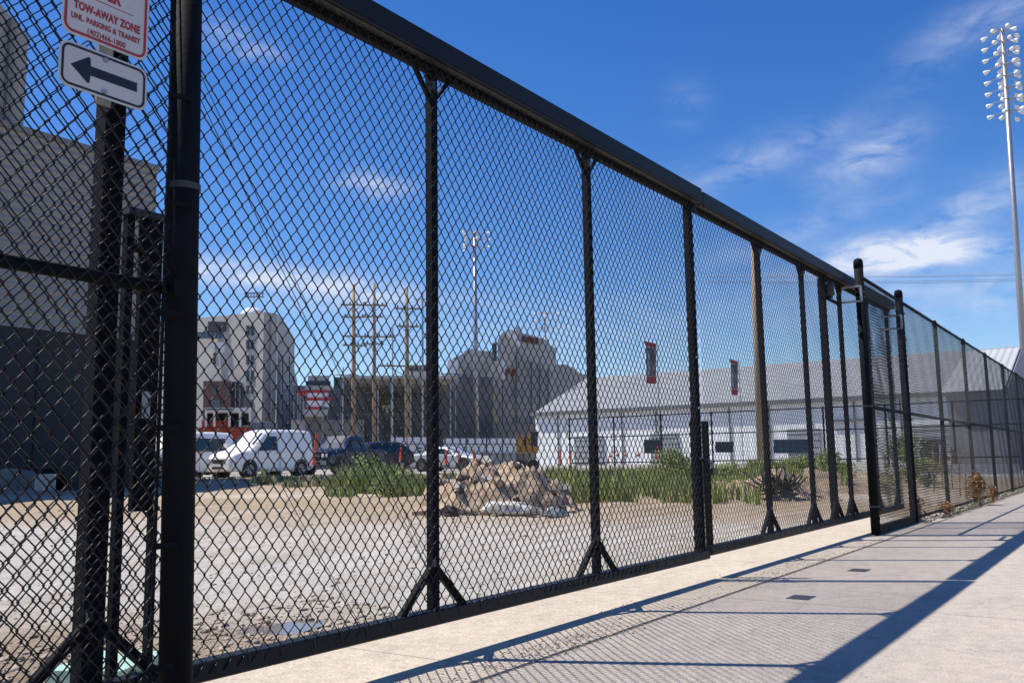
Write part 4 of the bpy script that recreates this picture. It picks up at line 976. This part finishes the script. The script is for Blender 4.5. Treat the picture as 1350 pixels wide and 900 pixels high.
car('white_suv', 'pale car seen through the fence at the far right', 'car', 1296, 600, 72, toward(10, 1296), vwhite, L=4.6, H=1.65, suv=True, zz=.25)

# red and white fire truck cab behind the vans
rp = at(300, 600, 52); ft_ = thing('red_truck', 'red truck with a white cab frame standing behind the white vans', 'truck', (rp.x, rp.y, .5))
rust_red = mat('faded_red_paint', (.38, .06, .035), (.28, .05, .03), .5, 4)
def fb(*a): return face_box(*a)
fb(262, 331, 563, 606, 52, 3.0, ft_, rust_red, 'truck_body')
fb(266, 303, 554, 562, 51.6, 2.6, ft_, rust_red, 'red_panel')
fb(270, 331, 537, 543, 51.2, 3.0, ft_, white_p, 'cab_roof')
for px in (270, 281, 301, 315, 328): fb(px, px + 3, 543, 562, 51.3, .3, ft_, white_p, 'cab_pillar')
fb(273, 300, 544, 556, 52.4, .2, ft_, carglass, 'cab_window'); fb(304, 315, 544, 563, 52.4, .2, ft_, carglass, 'cab_window'); fb(318, 328, 545, 560, 52.4, .2, ft_, carglass, 'cab_window')
fb(272, 308, 538.5, 540, 51.0, .1, ft_, louv, 'roof_stripe')
for px in (272, 322):
    c_ = at(px, 603, 51.8); MB().tube([(c_.x, c_.y, .95), (c_.x + _F[0] * .4, c_.y + _F[1] * .4, .95)], .45, 16).build('wheel', tyre_m, ft_)
hp = at(352, 600, 56); wbx = thing('white_container', 'pale site container behind the cargo van roof', 'container', (hp.x, hp.y, .5))
face_box(331, 366, 556, 604, 56, 3, wbx, mat('pale_blue_white', (.5, .54, .58), None, .5, 3), 'container_body')
for k in range(8): face_box(332.5 + k * 4.2, 333.3 + k * 4.2, 557, 603, 55.9, .12, wbx, trim_m, 'rib')

# yellow loader
ylw = mat('machine_yellow', (.42, .23, .04), (.3, .16, .03), .5, 6)
yp = at(695, 600, 47); yl = thing('yellow_loader', 'yellow orange wheeled loader standing at the end of the white barriers', 'loader', (yp.x, yp.y, .48))
face_box(681, 709, 588, 597, 47, 1.6, yl, ylw, 'chassis')
face_box(681, 691, 574.5, 589, 46.8, .7, yl, ylw, 'lift_tower'); face_box(694, 700, 574, 590, 46.7, .5, yl, ylw, 'lift_arm')
face_box(700, 709, 570, 589, 47.4, 1.2, yl, louv, 'cab')
face_box(699, 710, 568.5, 570, 47.2, 1.5, yl, louv, 'cab_roof')
face_box(686, 694, 576, 588, 47.6, .9, yl, louv, 'engine')
for px in (686, 703):
    c_ = at(px, 600, 46.6); MB().tube([(c_.x, c_.y, .48 + .30), (c_.x + _F[0] * .35, c_.y + _F[1] * .35, .48 + .30)], .30, 16).build('wheel', tyre_m, yl)
# white barriers: one per segment
segs = [(515, 536), (537, 566), (584, 614), (615, 641), (642, 662), (663, 681)]
lbs = ['leftmost, behind the first orange marker', 'with dark marks, left of the first upright', 'behind the silver car windows', 'behind the rear of the silver car', 'left of the last segment', 'last before the yellow loader']
for i, (a_, b_) in enumerate(segs):
    c_ = at((a_ + b_) / 2, 603, 58)
    t = thing('white_barrier', 'white barrier segment, ' + lbs[i], 'barrier', (c_.x, c_.y, .48), 'white barrier segments behind the rubble')
    face_box(a_ + .4, b_ - .4, 577.5 if i > 1 else 576, 597, 58, .35, t, white_p, 'panel')
    face_box(a_ + .2, b_ - .2, 597.3, 618, 57.85, .65, t, mat('barrier_foot_grey', (.34, .35, .32), None, .7, 3), 'foot')
    face_box(a_ + .3, b_ - .3, 585, 585.8, 57.95, .04, t, trim_m, 'groove')
    if i == 1: face_box(549, 556, 590, 591.4, 57.9, .08, t, dark_plastic, 'dark_mark'); face_box(552, 555, 594, 596, 57.9, .08, t, dark_plastic, 'dark_mark')
    if i == 0: face_box(521, 524.5, 586, 589.5, 57.9, .08, t, dark_plastic, 'dark_mark')
# parked trailers / bins on the right
for (nm, lb, ct, px, r0, r1, w_, d_, mm) in (('teal_bin', 'dark teal rubbish bin behind the tall weeds, left of the meeting posts', 'bin', 860, 580, 597, 22, 52, mat('dark_teal', (.03, .07, .085), None, .5, 3)),
        ('dark_trailer', 'low dark trailer behind the meeting posts', 'trailer', 955, 583, 596, 24, 60, louv),
        ('teal_trailer', 'blue teal tarpaulined trailer behind the weeds of the far gate leaf', 'trailer', 1043, 580, 597, 46, 55, mat('teal_tarp', (.04, .10, .14), None, .6, 2)),
        ('dark_truck_box', 'dark box truck seen through the fence beyond the round capped posts', 'truck', 1230, 580, 606, 34, 52, mat('dark_slate', (.06, .065, .075), None, .5, 2))):
    c_ = at(px, 600, d_); t = thing(nm, lb, ct, (c_.x, c_.y, .3))
    face_box(px - w_ / 2, px + w_ / 2, r0, r1, d_, 1.8, t, mm, 'body')
    face_box(px - w_ / 2 - .6, px + w_ / 2 + .6, r0 - 1, r0, d_ - .1, 2.0, t, trim_m if 'bin' in nm else mm, 'lid')
    for k in range(5): face_box(px - w_ / 2 + (k + .5) * w_ / 5, px - w_ / 2 + (k + .5) * w_ / 5 + .6, r0, r1, d_ - .08, .1, t, mm, 'rib')
    for s in ((-.33, .33) if 'truck' in nm else ()):
        q = at(px + s * w_, r1 + 2, d_ - .1); MB().tube([(q.x, q.y, q.z - .05), (q.x + _F[0] * .25, q.y + _F[1] * .25, q.z - .05)], .3, 14).build('wheel', tyre_m, t)
wc_ = thing('white_kerb_wall', 'long low white wall beyond the fence right of the second capped post', 'low wall', tuple(at(1260, 622, 38)))
face_box(1216, 1345, 613, 624, 38, .3, wc_, white_p, 'wall')
face_box(1215, 1346, 611.8, 613, 37.95, .4, wc_, white_p, 'coping')
kb = MB().extrude([(50, 7.2, .10), (50, 7.2, .28), (88, 14.5, .40), (88, 14.5, .1)], (.1, .5, 0)).build('white_kerb', white_p); struct(kb)
struct(MB().extrude([(46, 5.6, .07), (46, 40, .52), (51, 40, .53), (51, 5.6, .07)], (0, 0, .02)).build('lot_track', mat('pale_concrete_track', (.33, .31, .28), (.27, .255, .23), .9, .8)))

# orange markers
org = mat('marker_orange', (.72, .10, .03), (.62, .08, .02), .5, 4)
mk = [(413, 571, 614, 3.4, 36.5, 'leaning between the white van and the blue pickup'), (527.5, 589, 608, 2.6, 41, 'beside the leftmost white barrier'), (587.5, 593, 613, 3.4, 36, 'left of the silver car'),
      (604, 593, 612, 2.2, 36.5, 'in front of the silver car doors'), (624, 593, 611, 2.6, 37, 'beside the silver car wheel'), (738, 594, 612, 2.4, 38, 'left of a pair in the grass'), (752, 594, 614, 2.2, 37, 'right of a pair in the grass'),
      (765, 596, 600, 2.4, 44, 'short one just left of the third upright'), (802, 600, 609, 1.7, 40, 'right of the third upright'), (806.5, 594, 601, 1.7, 46, 'second right of the third upright'), (813.5, 593, 600, 1.7, 46, 'third right of the third upright'), (824.5, 593, 600, 1.7, 46, 'fourth right of the third upright'), (841, 596, 600, 2.6, 46, 'low one left of the teal bin'), (866, 588, 604, 1.7, 42, 'in front of the teal bin'), (535.8, 571, 594, 1.2, 60, 'at the foot of the rightmost power pole')]
for (px, r0, r1, w_, d_, lb) in mk:
    a_ = at(px, r1, d_); b_ = at(px + (1.2 if px > 500 else 4.5), r0, d_)
    rr = w_ / 2 * d_ / 1200
    t = thing('traffic_marker', 'slim orange traffic marker, ' + lb, 'traffic marker', tuple(a_), 'orange traffic markers')
    MB().tube([a_, a_ + (b_ - a_) * .45, b_], [rr * 1.25, rr * .8, rr * .9], 8).build('marker_tube', org, t)
    if r1 - r0 > 12: MB().tube([a_ + (b_ - a_) * .55, a_ + (b_ - a_) * .68], rr * 1.0, 8).build('pale_band', white_p if d_ < 30 else org, t)
    MB().lathe((a_.x, a_.y, a_.z - .05), [(rr * 2.2, 0), (rr * 2.0, .05), (rr * 1.2, .09)], 8).build('base', dark_plastic, t)

# ------------------------------------------------------------------ rubble heaps
heap_m = mat('excavated_earth', (.44, .33, .23), (.22, .155, .105), .95, 4.5, detail=9, bump=1.0, bscale=14, lo=.38, hi=.56)
hc = at(655, 656, 16.4)
hp_ = tag(mound('earth_heap', hc.x, hc.y, 1.45, 1.0, .80, -.97, heap_m, 1.4, z0=tz(hc.x, hc.y) - .05, n=72, rough=.35, pw=.75), 'heap of tan excavated earth between the first and third uprights', 'earth heap')
from mathutils.bvhtree import BVHTree
heap_bvh = BVHTree.FromPolygons([v.co[:] for v in hp_.data.vertices], [tuple(p.vertices) for p in hp_.data.polygons])
def drop(p, sink=0.0):
    hit = heap_bvh.ray_cast(Vector((p.x, p.y, 5)), Vector((0, 0, -1)))[0]
    z = tz(p.x, p.y)
    if hit is not None: z = max(z, hit.z)
    return Vector((p.x, p.y, z - sink))
rock_m = mat('tan_rock', (.46, .36, .26), (.30, .22, .15), .9, 5, detail=7, bump=.6)
dark_wood_crevice_m = mat('dark_wood_and_crevice', (.07, .055, .045), (.035, .028, .024), .95, 6, bump=.8)  # dark wood; also colours the lumps that paint crevice shade
def rock_mesh(seed, sx, sy, sz, n=10):
    from mathutils import noise
    vs = []; fs = []
    for i in range(n + 1):
        for j in range(2 * n):
            th = math.pi * i / n; ph = math.pi * j / n; v = Vector((math.sin(th) * math.cos(ph), math.sin(th) * math.sin(ph), math.cos(th)))
            k = 1 + .35 * noise.noise(v * 1.6 + Vector((seed, 0, 0))) + .14 * noise.noise(v * 4 + Vector((0, seed, 0)))
            # flatten some facets
            vs.append((v.x * sx * k, v.y * sy * k, v.z * sz * k))
    for i in range(n):
        for j in range(2 * n): fs.append((i * 2 * n + j, (i + 1) * 2 * n + j, (i + 1) * 2 * n + (j + 1) % (2 * n), i * 2 * n + (j + 1) % (2 * n)))
    return MB().add(vs, fs)
rk = []; rock_g = mat('grey_broken_concrete', (.46, .43, .38), (.34, .31, .27), .9, 7, detail=7, bump=.5)
for i in range(44):
    px = 556 + 190 * random.random(); row = 655; d_ = 14.75 + 1.9 * random.random(); s_ = .035 + .085 * random.random() ** 2.2
    p = at(px, row, d_)
    p = drop(p, -s_ * .25)
    if i % 3:
        mb_ = MB().box((0, 0, 0), (s_ * 2.0, s_ * 1.5, s_ * 1.0)); mb_.v = [tuple(c_ * random.uniform(.62, 1.15) for c_ in v) for v in mb_.v]
    else: mb_ = rock_mesh(i * 3.1, s_, s_ * .8, s_ * .65, 6)
    o = mb_.build('rock', (rock_m, rock_g, bank_m)[i % 3 if i % 5 else 1]); o.location = p; o.rotation_euler = (.5 * random.random(), .5 * random.random(), 6 * random.random())
    kk = i % 3 if i % 5 else 1; tag(o, ('rough tan rock lying on the earth heap seen through the gate', 'grey broken concrete chunk lying on the earth heap', 'brown earthy lump lying on the earth heap')[kk], 'rock', ('tan rocks on the earth heap', 'grey concrete chunks on the earth heap', 'brown lumps on the earth heap')[kk]); rk.append(o)
# the pale concrete lump, the dark stump and the broken slab edges
cl = drop(at(672, 657, 14.75), -.10); o = rock_mesh(9.7, .44, .15, .125, 12).build('concrete_lump', mat('chalk_white_concrete', (.66, .63, .57), (.52, .49, .43), .85, 6, bump=.5)); o.location = cl; o.rotation_euler = (0, .08, -.97)
tag(o, 'long pale white concrete lump at the foot of the earth heap', 'concrete lump')
for (px, row, d_, a_, lb) in ((594, 648, 15.0, .12, 'dark round root ball at the left foot of the earth heap'), (736, 650, 15.2, .12, 'dark clod at the right foot of the earth heap')):
    o = rock_mesh(px * .1, a_ * 1.2, a_, a_ * .9, 10).build('root_ball', dark_wood_crevice_m); o.location = drop(at(px, row, d_ - .2), -.06); tag(o, lb, 'root ball')
o = rock_mesh(4.2, .20, .12, .10, 8).build('broken_pipe', galv); o.location = drop(at(733, 655, 14.7), -.05); o.rotation_euler = (0, .2, -.6); tag(o, 'pale grey lump in the dark clod at the right end of the heap', 'concrete lump')
def slab_chunk(px, row, d_, w_, h_, label, rz=0.0):
    p = at(px, row, d_); o = MB().box((0, 0, 0), (w_, .5, h_)).build('broken_slab', rock_m); o.location = drop(p, -.02); o.rotation_euler = (.12, -.1, -.97 + rz); tag(o, label, 'broken slab', 'broken slabs on the heap'); return o
slab_chunk(740, 637, 15.6, .34, .08, 'broken slab at the right shoulder of the earth heap', .3); slab_chunk(568, 655, 15.3, .5, .12, 'broken slab at the far left foot of the earth heap', -.2)
for i in range(16):  # dark lumps added to paint shaded crevices into the heap
    s_ = .05 + .07 * random.random(); o = rock_mesh(50 + i * 2.7, s_ * 1.2, s_, s_ * .7, 6).build('crevice_shade_lump', dark_wood_crevice_m)
    o.location = drop(at(565 + 185 * random.random(), 650, 14.9 + 1.3 * random.random()), .01); o.rotation_euler = (0, 0, 6 * random.random())
    tag(o, 'small dark lump standing for a shaded crevice in the tan earth heap', 'clod', 'painted crevice shade on the earth heap')
# second heap with brushwood
hc2 = at(1010, 652, 20.5)
tag(mound('earth_heap', hc2.x, hc2.y, 1.6, 1.1, .48, -.97, heap_m, 6.1, z0=tz(hc2.x, hc2.y) - .05, n=56, rough=.35), 'low brown earth heap beyond the far gate leaf with brushwood on it', 'earth heap')
hc3 = at(1085, 650, 24); tag(mound('earth_heap', hc3.x, hc3.y, 2.0, 1.4, .55, -.97, bank_m, 8.7, z0=tz(hc3.x, hc3.y) - .1, n=40), 'orange brown earth heap right of the brushwood, behind the far uprights', 'earth heap')
bw = thing('brushwood', 'tangle of dark dead branches lying on the low brown heap', 'branches', tuple(at(1025, 650, 19.6)))
for k in range(26):
    p = at(1000 + 55 * random.random(), 652 - 8 * random.random(), 19.4 + .6 * random.random()); pts = [p]
    dr = Vector((random.uniform(-1, 1), random.uniform(-1, 1), random.uniform(.1, 1.1))).normalized() * .16
    for j in range(4): pts.append(pts[-1] + dr + Vector((random.uniform(-.05, .05), random.uniform(-.05, .05), random.uniform(-.05, .03))))
    MB().tube(pts, [.035, .03, .022, .016, .008], 5).build('branch', dark_wood_crevice_m, bw)
tg = thing('tangled_roots', 'dark tangled root crown standing up on the low brown heap', 'tree stump', tuple(at(1040, 640, 19.8)))
for k in range(14):
    p = at(1033, 645, 19.7); a_ = random.random() * 6.28
    MB().tube([p, p + Vector((.12 * math.cos(a_), .12 * math.sin(a_), .12)), p + Vector((.33 * math.cos(a_), .33 * math.sin(a_), .18 + .14 * random.random()))], [.08, .05, .02], 6).build('root', dark_wood_crevice_m, tg)

# ------------------------------------------------------------------ vegetation
grass_m = mat('tall_grass_green', (.36, .38, .12), (.17, .22, .06), .8, .8, lo=.3, hi=.7)
weed_m = mat('weed_leaf_green', (.33, .37, .13), (.16, .20, .065), .7, 2.2)
pale_weed = mat('pale_weed_green', (.30, .31, .15), (.17, .19, .085), .8, 1.5)
dead_m = mat('dead_weed_orange', (.40, .25, .12), (.25, .14, .06), .9, 9)
def blades(name, pts, h, w, material, label, lean=.35):
    n = len(pts); P_ = np.array(pts); a_ = RNG.random(n) * 6.28; hh = h * (.45 + .75 * RNG.random(n)); la = RNG.random(n) * 6.28; ll = lean * hh * RNG.random(n)
    dx, dy = np.cos(a_) * w / 2, np.sin(a_) * w / 2; ox, oy = np.cos(la) * ll, np.sin(la) * ll
    V = np.zeros((n, 5, 3)); z0 = P_[:, 2]
    V[:, 0] = np.stack([P_[:, 0] - dx, P_[:, 1] - dy, z0], 1); V[:, 1] = np.stack([P_[:, 0] + dx, P_[:, 1] + dy, z0], 1)
    V[:, 2] = np.stack([P_[:, 0] + dx * .8 + ox * .4, P_[:, 1] + dy * .8 + oy * .4, z0 + hh * .6], 1); V[:, 3] = np.stack([P_[:, 0] - dx * .8 + ox * .4, P_[:, 1] - dy * .8 + oy * .4, z0 + hh * .6], 1)
    V[:, 4] = np.stack([P_[:, 0] + ox, P_[:, 1] + oy, z0 + hh * .98], 1)
    b = (np.arange(n) * 5)[:, None]
    F_ = np.concatenate([b + np.array([[0, 1, 2]]), b + np.array([[0, 2, 3]]), b + np.array([[3, 2, 4]])])
    o = np_mesh(name, V.reshape(-1, 3), F_, material); o['kind'] = 'stuff'; o['label'] = label; return o
def region(n, px0, px1, d0, d1, clump=0.0):
    out = []
    while len(out) < n:
        px = random.uniform(px0, px1); d_ = random.uniform(d0, d1)
        if clump and math.sin(px * .11 + d_ * 1.3) + math.sin(px * .047 - d_ * .9) + random.uniform(-1, 1) < clump - 1: continue
        p = at(px, 610, d_); out.append((p.x, p.y, tz(p.x, p.y) - .01))
    return out
blades('tall_grass', region(9000, 715, 1000, 18.0, 31, 1.15), .42, .026, grass_m, 'tall green grass growing across the lot behind the near gate leaf')
blades('tall_grass', region(4200, 985, 1120, 23, 34, 1.0), .55, .03, grass_m, 'tall green grass behind the far gate leaf')
blades('weedy_grass', region(4200, 430, 590, 20, 30, 1.3), .24, .026, weed_m, 'weedy grass in front of the dark car')
blades('weedy_grass', region(1300, 335, 445, 26, 33, 1.5), .20, .03, pale_weed, 'sparse pale weeds along the edge of the lot')
blades('weedy_grass', region(1500, 560, 730, 21, 34, 1.0), .28, .03, pale_weed, 'sparse pale weeds behind the earth heap')
blades('dry_grass', region(3500, 250, 1000, 30, 40, 1.2), .10, .05, mat('straw', (.33, .27, .15), (.22, .18, .10), .9, 3), 'short dry grass in the far part of the lot')
blades('tall_weeds', region(2600, 446, 528, 22, 26, .9), .62, .022, mat('weed_yellow_green', (.34, .38, .13), (.17, .22, .07), .8, 2), 'wispy yellow green weeds in front of the dark car', lean=.6)
blades('tall_weeds', region(1100, 522, 566, 20, 24, 1.1), .42, .02, MATS['weed_yellow_green'], 'wispy yellow green weeds left of the first upright', lean=.6)
gb_pts = []
for k in range(90):
    p = onp = at(0, 0, 1); x_ = 2.62 + .16 * random.gauss(0, 1); y_ = 3.70 + .07 * random.gauss(0, 1); gb_pts.append((x_, y_, tz(x_, y_)))
blades('grass_tuft', gb_pts, .10, .008, grass_m, 'small tuft of grass behind the bottom rail by the thick post')
vg = [(x_, 2.60 + .3 * random.random(), 0.0) for x_ in [16.5 + 26 * random.random() ** 1.3 for _ in range(700)]]
blades('verge_weeds', vg, .10, .012, pale_weed, 'weeds along the foot of the far fence')

def bush(name, label, px, base_row, d_, rx, rz_, n, material, stem_m=None, leaf=.05, cat='weed', group=None, base=None, ry=None):
    p = at(px, base_row, d_) if base is None else Vector(base); zb = tz(p.x, p.y) if base is None else base[2]
    t = thing(name, label, cat, (p.x, p.y, zb), group)
    b = MB(); tips = []
    for k in range(9):
        a_ = random.random() * 6.28; q = Vector((p.x + rx * .7 * math.cos(a_) * random.random(), p.y + (ry or rx) * .7 * math.sin(a_) * random.random(), zb + 2 * rz_ * (.55 + .4 * random.random())))
        b.tube([(p.x, p.y, zb - .03), (p.x * .4 + q.x * .6, p.y * .4 + q.y * .6, zb + rz_ * .8), q], [.014, .010, .004], 4); tips.append(q)
    b.build('stems', stem_m or dark_wood_crevice_m, t)
    cl_ = [Vector((p.x + rx * random.gauss(0, .45), p.y + (ry or rx) * random.gauss(0, .45), zb + rz_ * (.25 + 1.6 * random.random() ** .9))) for _ in range(16)]
    for c_ in cl_:
        k = (c_.z - zb) / (2 * rz_); sh = max(.35, 1 - max(0, k - .45) * 1.3); c_.x = p.x + (c_.x - p.x) * sh; c_.y = p.y + (c_.y - p.y) * sh
    V = []; F_ = []
    for i in range(n):
        c_ = random.choice(cl_); q = c_ + Vector((random.gauss(0, rx * .2), random.gauss(0, rx * .2), random.gauss(0, rz_ * .2)))
        if q.z < zb: q.z = zb + .02
        u = Vector((random.gauss(0, 1), random.gauss(0, 1), random.gauss(0, .7))).normalized(); v = u.cross(Vector((random.gauss(0, 1), random.gauss(0, 1), random.gauss(0, 1)))).normalized()
        s_ = leaf * (.6 + .8 * random.random()); o_ = len(V)
        V += [tuple(q - u * s_), tuple(q + v * s_ * .4), tuple(q + u * s_), tuple(q - v * s_ * .4)]; F_.append((o_, o_ + 1, o_ + 2, o_ + 3))
    o = MB().add(V, F_).build('leaves', material, t); o['kind'] = 'stuff'
    return t
wb_ = 'weed bushes on the lot'
bush('weed_bush', 'big green weed bush in front of the dark car', 486, 628, 24.5, .70, .42, 3000, weed_m, leaf=.036, group=wb_)
bush('weed_bush', 'green weed bush left of the first upright', 532, 634, 22.5, .55, .24, 1600, weed_m, leaf=.034, group=wb_)
bush('weed_bush', 'small green weed clump by the white van sill', 347, 637, 28, .28, .26, 900, weed_m, leaf=.03, group=wb_)
bush('weed_bush', 'low weed bush at the right of the big one', 508, 640, 20.5, .6, .20, 1200, weed_m, leaf=.03, group=wb_)
bush('weed_bush', 'tall rounded green weed bush just left of the meeting posts', 893, 640, 25, .9, .46, 3200, grass_m, leaf=.036, group=wb_)
bush('weed_bush', 'green weed bush right of the meeting posts', 960, 640, 25, .7, .30, 1600, grass_m, leaf=.034, group=wb_)
bush('weed_bush', 'green weed bush beneath the teal trailer', 1048, 632, 27, .95, .38, 2600, grass_m, leaf=.045, group=wb_)
bush('weed_bush', 'green weed bush behind the heap and the last uprights', 1090, 632, 29, .9, .45, 2400, grass_m, leaf=.045, group=wb_)
bush('weed_bush', 'dark green shrub just beyond the round capped gate posts', 1200, 640, 30, .9, .75, 2400, weed_m, leaf=.05, group=wb_)
bush('weed_bush', 'dark green shrub spreading right of the second capped post', 1222, 640, 27, .8, .40, 1800, weed_m, leaf=.045, group=wb_)
db = 'dead weeds along the fence'
bush('dead_weed', 'tall orange brown dead weed at the foot of the far fence', 0, 0, 0, .26, .30, 1000, dead_m, dead_m, .035, 'dead weed', db, base=(19.6, 2.62, 0), ry=.12)
bush('dead_weed', 'small dead weed left of the tall one, near the second capped post', 0, 0, 0, .14, .17, 260, dead_m, dead_m, .03, 'dead weed', db, base=(15.1, 2.86, 0), ry=.08)
bush('dead_weed', 'short dead weed right of the tall one', 0, 0, 0, .2, .15, 260, dead_m, dead_m, .03, 'dead weed', db, base=(21.6, 2.62, 0), ry=.1)
bush('dead_weed', 'thin dry weed stalks between the first two far fence posts', 0, 0, 0, .3, .10, 240, dead_m, dead_m, .025, 'dead weed', db, base=(16.4, 2.7, 0), ry=.08)
def stalk(px, r0, r1, d_, label):
    a_ = at(px, r1, d_); a_.z = tz(a_.x, a_.y); b_ = at(px + 1, r0, d_)
    t = thing('dry_stalk', label, 'dead weed', tuple(a_), db)
    MB().tube([a_, (a_ + b_) / 2 + Vector((.03, .03, 0)), b_], [.02, .015, .008], 5).build('stem', dead_m, t)
    b = MB()
    for k in range(60):
        q = a_ + (b_ - a_) * (.35 + .65 * random.random()) + Vector((random.gauss(0, .08), random.gauss(0, .08), 0)); u = Vector((random.gauss(0, 1), random.gauss(0, 1), random.gauss(0, 1))).normalized() * .04
        v = Vector((-u.y, u.x, .01)) * .4; o_ = len(b.v); b.add([q - u, q + v, q + u, q - v], [(0, 1, 2, 3)])
    o = b.build('dry_leaves', dead_m, t); o['kind'] = 'stuff'
stalk(1229, 582, 620, 24, 'dry orange stalk left of the white post beyond the fence'); stalk(1241, 590, 618, 26, 'dry orange stalk with a side branch beyond the fence'); stalk(1265, 590, 640, 22, 'dry orange stalk close to the third far fence post'); stalk(1273, 600, 640, 21, 'dry orange stalk above the tall dead weed'); stalk(1254, 596, 622, 26, 'short dry orange stalk midway along the far fence')
# a far line of trees and roofs closing the horizon
far_m = mat('distant_tree_green', (.055, .085, .04), (.03, .05, .025), .9, .3)
for i, (px, top, d_, w_) in enumerate(((660, 592, 190, 12), (388, 590, 200, 9), (1180, 585, 150, 9))):
    p = at(px, 600, d_)
    t = thing('distant_tree', 'small distant green tree on the horizon, ' + ('beyond the concrete stadium', 'behind the pale concrete building', 'beyond the capped posts')[i], 'tree', (p.x, p.y, .3), 'distant trees')
    MB().tube([(p.x, p.y, 0), (p.x, p.y, 3.5)], [.3, .2], 8).build('trunk', dark_wood_crevice_m, t)
    V = []; b = MB()
    for k in range(900):
        v = Vector((random.gauss(0, 1), random.gauss(0, 1), random.gauss(0, 1))).normalized() * random.random() ** .4
        q = Vector((p.x + v.x * 2.2, p.y + v.y * 2.2, 4.2 + v.z * 1.9)); u = Vector((random.gauss(0, 1), random.gauss(0, 1), random.gauss(0, 1))).normalized() * .3; w2 = Vector((-u.y, u.x, u.z * .3)) * .6
        b.add([q - u, q + w2, q + u, q - w2], [(0, 1, 2, 3)])
    o = b.build('crown', far_m, t); o['kind'] = 'stuff'
wp = at(1239, 600, 40); t = thing('white_post', 'thin white post standing beyond the far fence', 'post', (wp.x, wp.y, .1)); face_box(1238.2, 1240, 585, 612, 40, .05, t, white_p, 'post'); face_box(1232, 1239, 612, 613.5, 40, .05, t, white_p, 'chain_bar')
